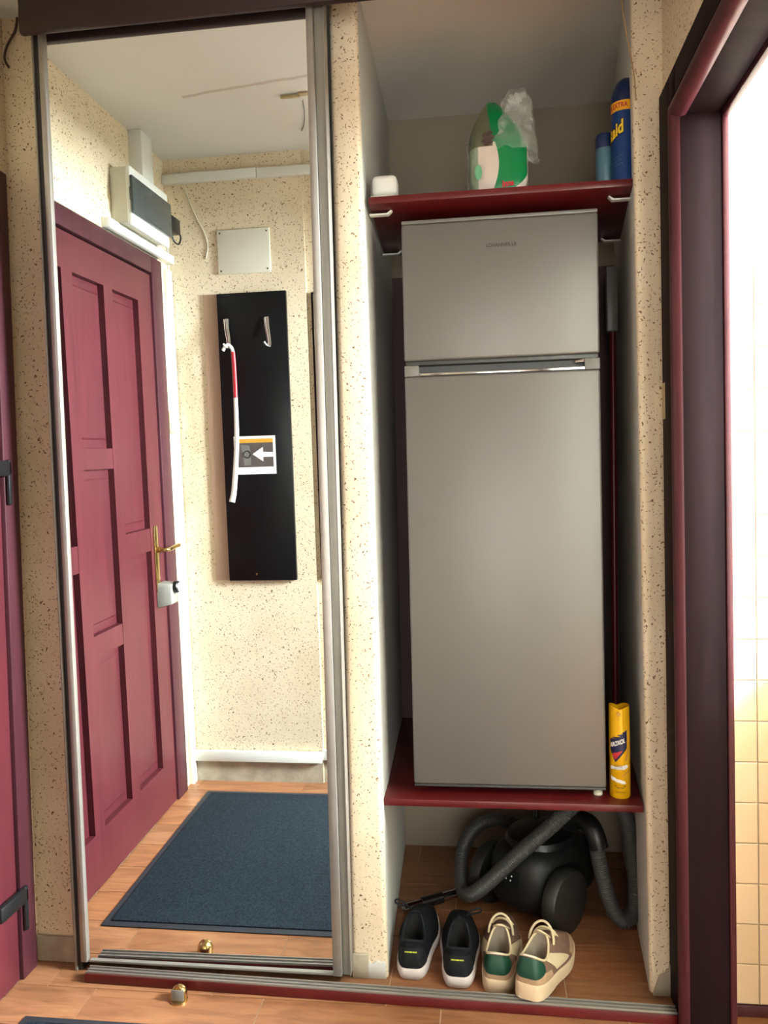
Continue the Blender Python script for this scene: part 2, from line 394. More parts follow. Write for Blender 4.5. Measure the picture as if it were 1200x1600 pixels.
struct('baseboard_pillar', B(-.366, -.322, .030, .037, .0, .066), M['concrete'], bevel=.003)
# ragged worn bits of render at the feet of both pillars
def ragged(name, x0, x1, z1, y, mat, seed):
    r = random.Random(seed); pts = [(x0, 0), (x1, 0)]; n = 7
    for i in range(n+1): pts.append((x1-(x1-x0)*i/n, z1*(.75+.25*r.random())))
    bm = bmesh.new(); prism(bm, pts, 'y', y-.004, y); return struct(name, bm, mat, bevel=.001)
ragged('trim_1', -.323, -.277, .052, .037, M['white_plaster'], 3)
bm = bmesh.new(); prism(bm, [(.395, 0), (.452, 0), (.449, .09), (.44, .10), (.434, .062), (.412, .05)], 'y', .026, .037)
struct('trim_2', bm, M['concrete'], bevel=.002)
# niche back wall and its dark board, closet behind the mirror
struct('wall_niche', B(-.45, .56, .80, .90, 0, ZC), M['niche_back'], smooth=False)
struct('wall_niche_board', B(-.302, .452, .788, .80, .466, 2.01), M['backboard'], smooth=False)
struct('wall_closet', B(XL-.1, -.36, .80, .90, 0, ZC), M['white_plaster'], smooth=False)
struct('wall_closet_side', B(XL-.1, XL, .14, .80, 0, ZC), M['white_plaster'], smooth=False)
# right wall with the kitchen doorway
DY0, DY1, DZ = -.1208, -.93, 2.087
bm = bmesh.new()
box(bm, XR, XR+.10, DY0+.031, .037, 0, ZC); box(bm, XR, XR+.10, -2.4, DY1-.031, 0, ZC); box(bm, XR, XR+.10, DY1-.031, DY0+.031, DZ+.036, ZC)
struct('wall_right', bm, M['plaster'], smooth=False)
# corridor left side and the room behind the camera
struct('wall_corridor', B(-.62, -.52, -2.4, YB-.121, 0, ZC), M['plaster'], smooth=False)
bm = bmesh.new()
box(bm, -2.2, -.52, -2.5, -2.4, 0, ZC); box(bm, XR, 2.75, -2.5, -2.4, 0, ZC)
box(bm, -2.2, -2.1, -5.0, -2.5, 0, ZC); box(bm, 2.65, 2.75, -5.0, -2.5, 0, ZC)
box(bm, -2.2, -.45, -5.0, -4.9, 0, ZC); box(bm, 1.15, 2.75, -5.0, -4.9, 0, ZC); box(bm, -.45, 1.15, -5.0, -4.9, 0, .08); box(bm, -.45, 1.15, -5.0, -4.9, 2.12, ZC)
struct('wall_room', bm, M['white_plaster'], smooth=False)
def window(name, axis, c, a0, a1, z0, z1):
    bm = bmesh.new(); w_ = .06
    def bb(p0, p1, q0, q1):
        if axis == 'y': box(bm, p0, p1, c-.03, c+.03, q0, q1)
        else: box(bm, c-.03, c+.03, p0, p1, q0, q1)
    bb(a0, a0+w_, z0, z1); bb(a1-w_, a1, z0, z1); bb(a0, a1, z0, z0+w_); bb(a0, a1, z1-w_, z1); mid = (a0+a1)/2; bb(mid-.03, mid+.03, z0, z1)
    return struct(name, bm, M['white_plastic'], smooth=False)
window('window_1', 'y', -4.95, -.45, 1.15, .08, 2.12)
# kitchen shell
def kitchen_wall():
    bm = bmesh.new(); box(bm, XR+.10, 2.75, -.024, .05, 0, ZC)
    return struct('wall_kitchen', bm, M['white_plaster'], smooth=False)
kw = kitchen_wall()
m, t, b = nt('cream_glazed_tile'); b.inputs['Roughness'].default_value = .18
oi = t.nodes.new('ShaderNodeObjectInfo'); r = ramp(t, oi.outputs['Random'], [(0, srgb(216, 186, 150)), (1, srgb(226, 198, 163))]); t.links.new(r.outputs[0], b.inputs['Base Color'])
M['tile_white'] = m
me_t = None
for i in range(6):
    for j in range(18):
        x0 = .5315+.0975*i; z0 = .029+.0975*j
        if i == 0: x0a = .549
        else: x0a = x0
        key = ('k', i == 0)
        if key not in tile_meshes:
            ww = (x0+.0975-x0a)
            bm = B(-ww/2+.001, ww/2-.001, -.006, 0, .001, .0965); bmesh.ops.recalc_face_normals(bm, faces=bm.faces[:])
            es = [e for e in bm.edges if all(abs(v.co.y+.006) < 1e-6 for v in e.verts)]
            bmesh.ops.bevel(bm, geom=es, offset=.0015, segments=1, affect='EDGES')
            me = bpy.data.meshes.new('wall_tile'); bm.to_mesh(me); bm.free(); me.materials.append(m); tile_meshes[key] = me
        o = bpy.data.objects.new('wall_tile', tile_meshes[key]); COL.objects.link(o); o.parent = kw
        o.location = ((x0a+x0+.0975)/2, -.024-rnd.uniform(0, .0006), z0)
bm = bmesh.new()
box(bm, 2.65, 2.75, -2.4, -.80, 0, ZC); box(bm, 2.65, 2.75, -.08, .05, 0, ZC); box(bm, 2.65, 2.75, -.80, -.08, 0, 1.50); box(bm, 2.65, 2.75, -.80, -.08, 2.46, ZC)
struct('wall_kitchen_side', bm, M['white_plaster'], smooth=False)
window('window_2', 'x', 2.70, -.80, -.08, 1.50, 2.46)

struct('baseboard_kitchen', B(.551, .734, -.034, -.0245, .0002, .028), M['bead'], bevel=.002)
kc = thing('added_kitchen_counter', 'added white base unit, out of frame, shading the foot of the tiled wall', 'added cabinet', (1.4, -.33, 0))  # added unseen unit; keeps window light off the lower tiles
obj('carcass', B(.745, 2.62, -.60, -.032, .0005, .84), M['white_plastic'], kc, bevel=.003)
obj('worktop', B(.735, 2.63, -.63, -.032, .841, .875), M['mid_trim'], kc, bevel=.004)
for i in range(4): dd = obj('cabinet_door', B(.75+.465*i, 1.205+.465*i, -.618, -.601, .10, .83), M['white_plastic'], kc, bevel=.003); obj('handle', B(.96+.465*i, 1.0+.465*i, -.632, -.619, .77, .785), M['chrome'], dd, bevel=.003)
# ---- kitchen door frame (door_2)
d2 = structroot('door_2', (XR, DY0, 0))
bm = bmesh.new(); box(bm, XR-.010, XR, -.068, .034, 0, 2.2035); box(bm, XR-.010, XR, DY1-.10, DY0, 2.14, 2.2035); box(bm, XR-.010, XR, -.12, -.068, 2.14, 2.2035)
box(bm, XR-.010, XR, DY1-.15, DY1-.05, 0, 2.14)
obj('casing', bm, M['frame'], d2, bevel=.002)
bm = bmesh.new(); box(bm, XR, XR+.088, DY0, DY0+.03, 0, DZ+.03); box(bm, XR, XR+.088, DY1-.03, DY1, 0, DZ); box(bm, XR, XR+.088, DY1, DY0, DZ+.004, DZ+.035)
obj('lining', bm, M['frame'], d2, bevel=.0015)
bm = bmesh.new()
tube(bm, [(XR+.002, -.098, 0), (XR+.002, -.098, 2.110)], .0225, seg=16)
tube(bm, [(XR+.002, -.098, 2.110), (XR+.002, DY1-.04, 2.110)], .0225, seg=16)
obj('bead', bm, M['bead'], d2, angle=60, label='rounded red-brown bead along the opening')
bm = bmesh.new(); box(bm, XR+.088, XR+.1025, DY0-.006, DY0+.03, 0, DZ+.02); box(bm, XR+.088, XR+.1025, DY1, DY0-.006, DZ-.010, DZ+.02); 
obj('inner_bead', bm, M['bead'], d2, bevel=.003)

# ---- entrance door (door_1)
d1 = structroot('door_1', (XL, -.53, 0))
FX = XL+.006
bm = bmesh.new(); box(bm, XL-.10, XL+.014, -.055, .010, 0, 2.135); box(bm, XL-.10, XL+.014, -1.118, -1.022, 0, 2.135); box(bm, XL-.10, XL+.014, -1.022, -.055, 2.072, 2.135)
obj('door_frame', bm, M['frame_light'], d1, bevel=.003)
LY0, LY1, LZ = -1.016, -.062, 2.064
cols = [(-.37, -.17), (-.637, -.435), (-.902, -.70)]
rails = [[(1.024, 1.108)], [(.735, .807), (1.34, 1.408)], [(1.024, 1.108)]]
PZ0, PZ1 = .182, 1.95
bm = bmesh.new(); RX = FX-.021
box(bm, RX-.03, RX-.004, LY0, LY1, .006, LZ)
box(bm, RX-.004, FX, LY0, LY1, .006, PZ0); box(bm, RX-.004, FX, LY0, LY1, PZ1, LZ)
ys = sorted([LY0, LY1]+[v for c in cols for v in c])
for a, c in ((ys[0], ys[1]), (ys[2], ys[3]), (ys[4], ys[5]), (ys[6], ys[7])): box(bm, RX-.004, FX, a, c, PZ0, PZ1)
for (ya, yb_), rl in zip(cols, rails):
    for z0, z1 in rl: box(bm, RX-.004, FX-.001, ya, yb_, z0, z1)
leaf = obj('door_leaf', bm, M['door'], d1, smooth=False)
for (ya, yb_), rl in zip(cols, rails):
    zs = [PZ0]+[v for q in rl for v in q]+[PZ1]
    for i in range(0, len(zs), 2):
        z0, z1 = zs[i]+.001, zs[i+1]-.001; a, c = ya+.001, yb_-.001; e = .034
        bm = bmesh.new(); o4 = [(RX-.004, a, z0), (RX-.004, c, z0), (RX-.004, c, z1), (RX-.004, a, z1)]
        rings = []
        for dx, ins in ((0, 0), (.0045, .0), (.0045, .004), (.003, e-.008), (.009, e)):
            rings.append([bm.verts.new((RX-.004+dx, a+ins*.25 if ins < e-.009 else a+ins*.25, z)) for z in ()])
        R = []
        for dx, iy, iz in ((0, 0, 0), (.004, 0, 0), (.005, .006, e-.006), (.0085, .010, e)):
            R.append([bm.verts.new(p) for p in ((RX-.004+dx, a+iy, z0+iz), (RX-.004+dx, c-iy, z0+iz), (RX-.004+dx, c-iy, z1-iz), (RX-.004+dx, a+iy, z1-iz))])
        for p, q in zip(R, R[1:]):
            for k in range(4): bm.faces.new((p[k], p[(k+1) % 4], q[(k+1) % 4], q[k]))
        bm.faces.new(R[-1]); bm.faces.new(R[0][::-1])
        obj('panel', bm, M['door'], leaf, smooth=False)
# handle plate, lever
bm = bmesh.new(); prism(bm, [(-.957, .86), (-.925, .86), (-.925, 1.10), (-.932, 1.115), (-.950, 1.115), (-.957, 1.10)], 'x', FX, FX+.006)
hp = obj('handle_plate', bm, M['brass'], d1, bevel=.002, label='brass back plate of the door handle')
bm = bmesh.new(); tube(bm, catmull([(FX+.002, -.941, 1.022), (FX+.03, -.941, 1.022), (FX+.046, -.952, 1.022), (FX+.048, -.99, 1.024), (FX+.046, -1.055, 1.026)], 6), .0085, seg=12); lathe(bm, [(.012, 0), (.012, .012)], (FX+.004, -.941, 1.022), 'x', 20)
obj('handle_lever', bm, M['brass'], hp, label='brass lever')
# silver lock cover with a round dial
bm = bmesh.new(); prism(bm, [(-.925, .80), (-1.008, .80), (-1.012, .86), (-1.0, .895), (-.93, .895), (-.925, .88)], 'x', FX+.001, FX+.055)
for v in bm.verts:
    if v.co.x > FX+.05: v.co.y += .010 if v.co.y < -.97 else -.010; v.co.z += .012 if v.co.z < .85 else -.006
lk = obj('lock_cover', bm, M['aluminium_grey'], d1, bevel=.003, label='silver box-shaped lock cover below the handle')
bm = bmesh.new(); lathe(bm, [(.0, 0), (.023, 0), (.023, .014), (.018, .018)], (FX+.055, -.972, .874), 'x', 28); obj('dial', bm, M['black'], lk)
bm = bmesh.new(); lathe(bm, [(.0, 0), (.0165, 0), (.0165, .003)], (FX+.071, -.972, .874), 'x', 28); obj('dial_face', bm, M['white_plastic'], lk)
# black hinges, by the mirror
for z in (.205, 1.335):
    bm = bmesh.new(); box(bm, XL+.014, XL+.026, -.052, -.036, z-.075, z+.045)
    box(bm, XL+.008, XL+.026, -.155, -.036, z, z+.042)
    obj('hinge', bm, M['black'], d1, bevel=.006, label='black hinge')

# ================================================================== SLIDING MIRROR DOOR (leans a little)
LT = math.tan(math.radians(1.348))
def lean(bm):
    for v in bm.verts: v.co.y -= v.co.z*LT
    return bm
GX0a, GX0b, GX1a, GX1b, GZ0, GZ1 = -1.0796, -1.0735, -.4094, -.4014, .034, 2.452
mir = thing('sliding_mirror_door', 'tall mirrored sliding closet door in an aluminium frame, left of the niche', 'mirror', (-.74, 0, .026))
def quadbox(bm, xa0, xb0, xa1, xb1, y0, y1, z0, z1):
    """box whose x range runs from (xa0,xb0) at z0 to (xa1,xb1) at z1"""
    v = [bm.verts.new(p) for p in ((xa0, y0, z0), (xb0, y0, z0), (xb0, y1, z0), (xa0, y1, z0), (xa1, y0, z1), (xb1, y0, z1), (xb1, y1, z1), (xa1, y1, z1))]
    for f in ((0, 1, 2, 3), (4, 5, 6, 7), (0, 1, 5, 4), (1, 2, 6, 5), (2, 3, 7, 6), (3, 0, 4, 7)): bm.faces.new([v[i] for i in f])
    return bm
bm = quadbox(bmesh.new(), GX0a-.004, GX1a+.004, GX0b-.004, GX1b+.004, 0.0, .004, GZ0-.004, GZ1+.03); obj('mirror_glass', lean(bm), M['mirror'], mir, smooth=False)
bm = quadbox(bmesh.new(), GX0a-.019, GX0a, GX0b-.016, GX0b, -.009, .012, .027, 2.50); obj('frame_stile', lean(bm), M['aluminium'], mir, bevel=.003)
bm = quadbox(bmesh.new(), GX1a, GX1a+.0245, GX1b, GX1b+.017, -.009, .012, .027, 2.50); obj('frame_stile', lean(bm), M['aluminium'], mir, bevel=.003)
bm = quadbox(bmesh.new(), GX0a, GX1a, GX0b, GX1b, -.006, .010, .027, GZ0); obj('bottom_rail', lean(bm), M['aluminium_grey'], mir, bevel=.0015)
bm = quadbox(bmesh.new(), GX0a, GX1a, GX0b, GX1b, -.003, .010, GZ1, 2.50); obj('top_rail', lean(bm), M['aluminium_grey'], mir, bevel=.0015)
# fixed side channels of the closet opening
bm = quadbox(bmesh.new(), -1.1115, -1.0975, -1.1055, -1.091, .0, .036, .0, 2.50); lean(bm)
struct('trim_3', bm, M['gap'], bevel=.002)
bm = quadbox(bmesh.new(), -1.120, -1.1115, -1.110, -1.1055, -.004, .040, .0, 2.50); lean(bm)
struct('trim_4', bm, M['aluminium_grey'], bevel=.002)
bm = quadbox(bmesh.new(), -.3845, -.366, -.384, -.361, .002, .034, .026, 2.50); lean(bm)
struct('trim_5', bm, M['aluminium_grey'], bevel=.002)
bm = quadbox(bmesh.new(), -.366, -.363, -.361, -.358, -.003, .034, .026, 2.50); lean(bm)
struct('trim_6', bm, M['aluminium'], bevel=.001)

# ---- threshold board with the double rail
th = thing('sliding_door_track', 'low dark red threshold board carrying the aluminium sliding-door rails', 'door track', (-.32, -.04, 0))
def skew(bm):
    for v in bm.verts: v.co.y -= .018*(v.co.x+1.066)
    return bm
obj('threshold_board', skew(quadbox(bmesh.new(), -1.066, .43, -1.066, .43, -.052, -.020, 0.0005, .0245)), M['shelf'], th, bevel=.0015)
obj('rear_strip', skew(quadbox(bmesh.new(), -1.066, .43, -1.066, .43, -.0195, .004, 0.0005, .012)), M['mid_trim'], th, bevel=.001)
bm = bmesh.new(); box(bm, -1.064, .43, -.0495, -.021, .0245, .0262)
obj('rail_bed', skew(bm), M['mid_trim'], th, bevel=.0004)
bm = bmesh.new()
for y in (-.0475, -.036, -.0235): box(bm, -1.064, .43, y-.0016, y+.0016, .0263, .0300)
obj('rail', skew(bm), M['aluminium'], th, bevel=.0004)
# ---- pelmet
pel = thing('track_pelmet', 'dark brown pelmet hiding the top rail over the mirror door', 'pelmet', (-.35, -.09, 2.43))
obj('board', quadbox(bmesh.new(), -1.125, .43, -1.125, .43, -.092, -.072, 2.434, 2.5548), M['frame_v'], pel, bevel=.006)
obj('top_track', B(-1.10, .43, -.071, .030, 2.505, 2.5548), M['dark_trim'], pel, bevel=.002)

# ================================================================== NICHE
def niche_x(y): # inner faces
    f = (y-.037)/.763; return -.279-.024*f, .383+.0708*f
def shelf(name, z0, z1, y1, label):
    a0, b0 = niche_x(.065); a1, b1 = niche_x(y1)
    bm = bmesh.new(); pts = [(a0+.002, .065), (b0-.001, .065), (b1-.001, y1), (a1+.002, y1)]; prism(bm, pts, 'z', z0, z1)
    return tag(obj(name, bm, M['shelf'], bevel=.0015, origin=(.05, .4, z0)), label, 'shelf')
shelf('niche_shelf', .4465, .4645, .785, 'lower dark red board in the niche, carrying the fridge')
shelf('niche_shelf', 2.0105, 2.0285, .520, 'upper dark red board in the niche, above the fridge')
for x, s, y in ((-.283, 1, .118), (-.294, 1, .475), (.390, -1, .125), (.422, -1, .475)):
    bm = bmesh.new(); L = .050
    prism(bm, [(x, 1.9995), (x+s*L, 1.9995), (x+s*(L+.010), 2.0100), (x+s*(L+.006), 2.0103), (x+s*(L-.004), 2.0035), (x, 2.0035)], 'y', y, y+.016)
    wh = 'left' if s > 0 else 'right'; de = 'front' if y < .3 else 'rear'
    tag(obj('shelf_bracket', bm, M['white_plastic'], smooth=False, origin=(x, y, 2.0)), f'small white bracket under the upper shelf, {de} {wh} corner', 'bracket', 'brackets under the upper shelf')

# ---- fridge
FX0, FX1, FY = -.199, .301, .105
fr = thing('refrigerator', 'tall silver-grey two-door fridge freezer standing in the niche', 'refrigerator', (.05, .35, .4645))
obj('body', B(FX0+.006, FX1-.006, FY+.058, .62, .482, 1.968), M['fridge_side'], fr, bevel=.006)
obj('freezer_door', B(FX0, FX1, FY, FY+.052, 1.612, 1.966), M['fridge'], fr, bevel=.006, seg=3, label='smaller upper door')
obj('top_cap', B(FX0, FX1, FY+.003, FY+.10, 1.9665, 1.9765), M['mid_trim'], fr, bevel=.003)
low = obj('fridge_door', B(FX0, FX1, FY, FY+.052, .491, 1.571), M['fridge'], fr, bevel=.006, seg=3, label='tall lower door')
obj('bottom_trim', B(FX0+.001, FX1-.001, FY+.003, FY+.05, .4845, .4905), M['dark_trim'], low, bevel=.001)
for xa in (FX0, FX1-.038): obj('door_end_cap', B(xa, xa+.038, FY+.001, FY+.052, 1.5715, 1.600), M['mid_trim'], low, bevel=.002)
obj('handle_recess', B(FX0+.038, FX1-.038, FY+.030, FY+.052, 1.5715, 1.600), M['dark_trim'], low)
obj('handle_strip', B(FX0+.038, FX1-.038, FY-.001, FY+.004, 1.5725, 1.5785), M['chrome'], low, bevel=.001, label='bright metal grip strip')
bm = bmesh.new(); box(bm, FX0+.004, FX1-.004, FY+.008, FY+.056, 1.6015, 1.6115); obj('freezer_bottom_trim', bm, M['dark_trim'], fr, bevel=.001)
bm = bmesh.new(); tube(bm, [(.243, FY+.022, 1.596), (.262, FY+.014, 1.5975), (.27, FY+.03, 1.597)], .006, seg=10); lathe(bm, [(.009, 0), (.009, .006)], (.286, FY+.018, 1.5998), 'z', 14)
obj('hinge', bm, M['chrome'], fr)
for x, y in ((FX0+.05, FY+.16), (FX1-.018, FY+.030)):
    bm = bmesh.new(); lathe(bm, [(.012, 0), (.012, .008), (.008, .010), (.008, .0205)], (x, y, .4645), 'z', 20); obj('foot', bm, M['offwhite_plastic'], fr)
for x in (FX0+.05, FX1-.05):
    bm = bmesh.new(); lathe(bm, [(.014, 0), (.014, .018)], (x, .58, .4645), 'z', 16); obj('foot', bm, M['black'], fr)
obj('badge', text_bm('LOHANNER.LB', .0125, lambda x, y, z: (.0578+x, FY-.0003-z, 1.8985+y), bold=.0003, xs=.93), M['print_grey'], fr, smooth=False)

# ---- mop behind the fridge
mop = thing('mop', 'long-handled mop with a grey head, standing upright in the gap right of the fridge', 'mop', (.385, .50, .4645))
obj('handle', T([(.388, .50, .468), (.398, .505, 1.75)], .0095, seg=12), M['shelf'], mop, label='dark red pole')
bm = bmesh.new(); box(bm, .378, .412, .485, .52, 1.735, 1.93)
obj('head', bm, M['mid_trim'], mop, bevel=.006)

# ---- spray cans
def can(name, label, x, y, z, r, h, capr, body_mat, cap_mat, cap_h, dome=True):
    t_ = thing(name, label, 'spray can', (x, y, z))
    bm = bmesh.new(); lathe(bm, [(r*.9, .0), (r, .004), (r, h-cap_h-.006), (r*.985, h-cap_h)], (x, y, z), 'z', 40); obj('can_body', bm, body_mat, t_)
    return t_
cx, cy, cz, cr = .3385, .128, .4645, .0265
c1 = can('spray_can', 'yellow insect spray can with AROXOL badge, standing right of the fridge', cx, cy, cz, cr, .236, .0, M['yellow'], M['yellow'], .052)
def captop(bm, x, y, z, r, h0, h1, notch):
    seg = 40; v0 = []; v1 = []
    for i in range(seg):
        a = 2*PI*i/seg; c, s = math.cos(a), math.sin(a)
        zz = h1-notch*math.exp(-((c+.05)/.45)**2)
        v0.append(bm.verts.new((x+c*r, y+s*r, z+h0))); v1.append(bm.verts.new((x+c*r*.965, y+s*r*.965, z+zz)))
    vi = [bm.verts.new((x+(v.co.x-x)*.78, y+(v.co.y-y)*.78, v.co.z-.002)) for v in v1]
    vb = [bm.verts.new((v.co.x, v.co.y, z+h0+.012)) for v in vi]
    for A_, B_ in ((v0, v1), (v1, vi), (vi, vb)):
        for i in range(seg): bm.faces.new((A_[i], A_[(i+1) % seg], B_[(i+1) % seg], B_[i]))
    bm.faces.new(v0[::-1]); bm.faces.new(vb)
bm = bmesh.new(); captop(bm, cx, cy, cz, cr*1.0, .184, .240, .007); cap = obj('cap', bm, M['yellow'], c1, angle=50)
bm = bmesh.new(); lathe(bm, [(.0, 0), (.0050, 0), (.0042, .006), (.0, .007)], (cx-.006, cy-cr-.004, cz+.222), 'y', 16); obj('nozzle', bm, M['orange'], cap)
def wrap(cx, cy, r, a0=-PI/2):
    return lambda x, y, z, zc: (cx+math.cos(a0+x/r)*(r+z), cy+math.sin(a0+x/r)*(r+z), zc+y)
def patch(poly_fn, nu, nv): return grid_bm(poly_fn, nu, nv)
wp = wrap(cx, cy, cr)
def label_poly(pts, off, sub=10):
    """fill a convex-ish polygon given as (x, z) on the can by horizontal strips"""
    zs = [p[1] for p in pts]; z0, z1 = min(zs), max(zs); n = sub
    def xr(z):
        xs = []
        for i in range(len(pts)):
            (xa, za), (xb, zb) = pts[i], pts[(i+1) % len(pts)]
            if za != zb and min(za, zb)-1e-9 <= z <= max(za, zb)+1e-9: xs.append(xa+(xb-xa)*(z-za)/(zb-za))
        return min(xs), max(xs)
    def f(u, v):
        z = z0+(z1-z0)*min(max(v, .001), .999); a, b_ = xr(z); return wp(a+(b_-a)*u, z, off, cz)
    return grid_bm(f, 12, n)
obj('badge', label_poly([(-.030, .126), (-.030, .156), (.016, .180), (.0155, .132), (-.015, .095)], .0004, 14), M['navy'], c1, label='navy badge with white lettering')
obj('badge_point', label_poly([(-.025, .117), (.004, .127), (-.0145, .102)], .0007, 8), M['redprint'], c1)
obj('brand_lettering', text_bm('AROXOL', .017, lambda x, y, z: wp(-.0095+x, .1455+y+x*.42, .0009+z*.2, cz), bold=.0005, xs=.56), M['print_white'], c1, smooth=False)
obj('label_band', label_poly([(-.03, .074), (-.03, .084), (.014, .090), (.020, .084), (.004, .075)], .0004, 6), M['print_white'], c1)
obj('label_band', label_poly([(-.03, .048), (-.03, .058), (.008, .048), (.012, .040), (.0, .040)], .0004, 6), M['print_white'], c1)
for k in range(3): obj('small_print', text_bm('insecticid spray', .0042, lambda x, y, z: wp(-.008+x, .0875-.0038*k+y, .0008+z*.2, cz), xs=.8), M['navy'], c1, smooth=False)
obj('diagonal_stripe', label_poly([(.008, .100), (.016, .100), (.034, .150), (.026, .150)], .0003, 8), M['orange'], c1)
obj('diagonal_stripe', label_poly([(.0, .062), (.035, .084), (.035, .078), (.0, .056)], .0003, 8), M['orange'], c1)
obj('small_print', text_bm('*~ ~*', .012, lambda x, y, z: wp(-.004+x, .030+y, .0006+z*.2, cz), bold=.0004), M['print_black'], c1, smooth=False)
obj('small_print', text_bm('muste tantari', .005, lambda x, y, z: wp(-.004+x, .0185+y, .0006+z*.2, cz)), M['print_black'], c1, smooth=False)

# big blue can on top shelf
bx, by, bz, br = .3705, .118, 2.0288, .0315
c2 = can('spray_can', 'tall blue can with a yellow EXTRA band, half behind the right pillar', bx, by, bz, br, .25, 0, M['can_blue'], M['can_dark'], .055)
bm = bmesh.new(); seg = 40; rings = []
for (f_, h) in ((1.0, .195), (1.0, .218), (.93, .232), (.74, .252), (.5, .262)):
    rings.append([bm.verts.new((bx+math.cos(2*PI*i/seg)*br*f_+.003*(1-f_)*4, by+math.sin(2*PI*i/seg)*br*f_, bz+h)) for i in range(seg)])
for A_, B_ in zip(rings, rings[1:]):
    for i in range(seg): bm.faces.new((A_[i], A_[(i+1) % seg], B_[(i+1) % seg], B_[i]))
bm.faces.new(rings[0][::-1]); bm.faces.new(rings[-1]); obj('cap', bm, M['can_dark'], c2)
w2 = wrap(bx, by, br)
obj('yellow_band', grid_bm(lambda u, v: w2((-PI/2+u*PI)*br, .178+.024*v, .0006, bz), 24, 3), M['band_yellow'], c2)
obj('band_lettering', text_bm('20% EXTRA', .017, lambda x, y, z: w2(-.028+x, .190+y, .0012+z*.2, bz), bold=.0005, xs=.72), M['redprint'], c2, smooth=False)
obj('name_shadow', text_bm('Raid', .044, lambda x, y, z: w2(-.031+x, .128+y+x*.45, .0006+z*.2, bz), bold=.0042, xs=.62), M['print_black'], c2, smooth=False)
obj('name_lettering', text_bm('Raid', .044, lambda x, y, z: w2(-.031+x, .128+y+x*.45, .0014+z*.2, bz), bold=.0014, xs=.62), M['letter_yellow'], c2, smooth=False)
for k, (tx, hh) in enumerate((('impotriva', .066), ('tantarilor', .056), ('si mustelor', .046))): obj('small_print', text_bm(tx, .009, lambda x, y, z: w2(-.024+x, hh+y+x*.2, .0008+z*.2, bz), xs=.8), M['can_teal'], c2, smooth=False)
sx, sy = .3275, .152
c3 = can('spray_can', 'short steel-blue can with a dark cap, left of the tall blue can', sx, sy, bz, .0235, .145, 0, M['can_teal'], M['can_dark'], .035)
bm = bmesh.new(); lathe(bm, [(.0238, .108), (.0238, .136), (.021, .144), (.012, .146)], (sx, sy, bz), 'z', 36); obj('cap', bm, M['can_dark'], c3)

# ---- white box on upper shelf
wb = thing('white_box', 'small rounded white plastic box at the left end of the upper shelf', 'box', (-.245, .12, 2.0288))
obj('housing', B(-.272, -.206, .090, .150, 2.040, 2.094), M['white_plastic'], wb, bevel=.014, seg=4)
obj('base', B(-.277, -.212, .094, .155, 2.0287, 2.042), M['offwhite_plastic'], wb, bevel=.003)
obj('plug_block', B(-.2775, -.270, .105, .148, 2.044, 2.088), M['mid_trim'], wb, bevel=.002)

# ---- pack in a clear bag
px, py, pz = .056, .150, 2.0287
pk = thing('paper_roll_pack', 'green and white pack of paper rolls in a knotted clear bag on the upper shelf', 'pack', (px, py, pz))
m, t, b = nt('green_white_printed_wrap'); b.inputs['Roughness'].default_value = .3
tc = t.nodes.new('ShaderNodeTexCoord'); sp = t.nodes.new('ShaderNodeSeparateXYZ'); t.links.new(tc.outputs['Object'], sp.inputs[0])
def MN(op, a, b_=None, c=None):
    n = N(t, 'ShaderNodeMath', operation=op)
    for i, v in enumerate((a, b_, c)):
        if v is None: continue
        if isinstance(v, (int, float)): n.inputs[i].default_value = v
        else: t.links.new(v, n.inputs[i])
    return n.outputs[0]
X, Z = sp.outputs['X'], sp.outputs['Z']
zz = MN('SUBTRACT', Z, .075); cur = MN('MULTIPLY', MN('MULTIPLY', zz, zz), 3.4)       # curved left edge of the green
edge = MN('SUBTRACT', .000, cur); g1 = MN('GREATER_THAN', X, edge)
cz2 = MN('MAXIMUM', MN('SUBTRACT', .055, Z), 0.0); g2 = MN('LESS_THAN', X, MN('SUBTRACT', .072, MN('MULTIPLY', MN('MULTIPLY', cz2, cz2), 16.0)))
gm = MN('MULTIPLY', g1, g2); up = MN('GREATER_THAN', Z, .128); gl = MN('LESS_THAN', X, -.052); gm = MN('MAXIMUM', MN('MAXIMUM', gm, MN('MULTIPLY', up, 1.0)), MN('MULTIPLY', gl, .55))
mxn = N(t, 'ShaderNodeMixRGB'); t.links.new(gm, mxn.inputs[0]); mxn.inputs[1].default_value = srgb(200, 186, 174); mxn.inputs[2].default_value = srgb(0, 116, 62); lm = MN('MULTIPLY', MN('GREATER_THAN', Z, .118), MN('LESS_THAN', X, MN('ADD', -.030, MN('MULTIPLY', MN('SUBTRACT', .25, Z), .12))))
mx2 = N(t, 'ShaderNodeMixRGB'); t.links.new(lm, mx2.inputs[0]); t.links.new(mxn.outputs[0], mx2.inputs[1]); mx2.inputs[2].default_value = srgb(92, 96, 72); t.links.new(mx2.outputs[0], b.inputs['Base Color'])
def packf(u, v):
    a = 2*PI*u; c, s = math.cos(a), math.sin(a); e = .55
    sx_ = math.copysign(abs(c)**e, c); sy_ = math.copysign(abs(s)**e, s)
    k = 1.0 if v < .5 else max(.05, 1-((v-.5)/.5)**1.6*.86)
    k0 = .93+.07*min(1, v*8)
    w_ = .075*k*k0; d = .055*(k**.8)*k0
    wr = .0025*noise.noise(Vector((c*3, s*3, v*6)))
    return (px-.018*max(0, v-.5)*2+sx_*(w_+wr), py+sy_*(d+wr), pz+.246*v+.001)
bm = grid_bm(packf, 56, 26, True); bmesh.ops.holes_fill(bm, edges=[e for e in bm.edges if e.is_boundary]); obj('wrapped_pack', bm, m, pk, angle=70)
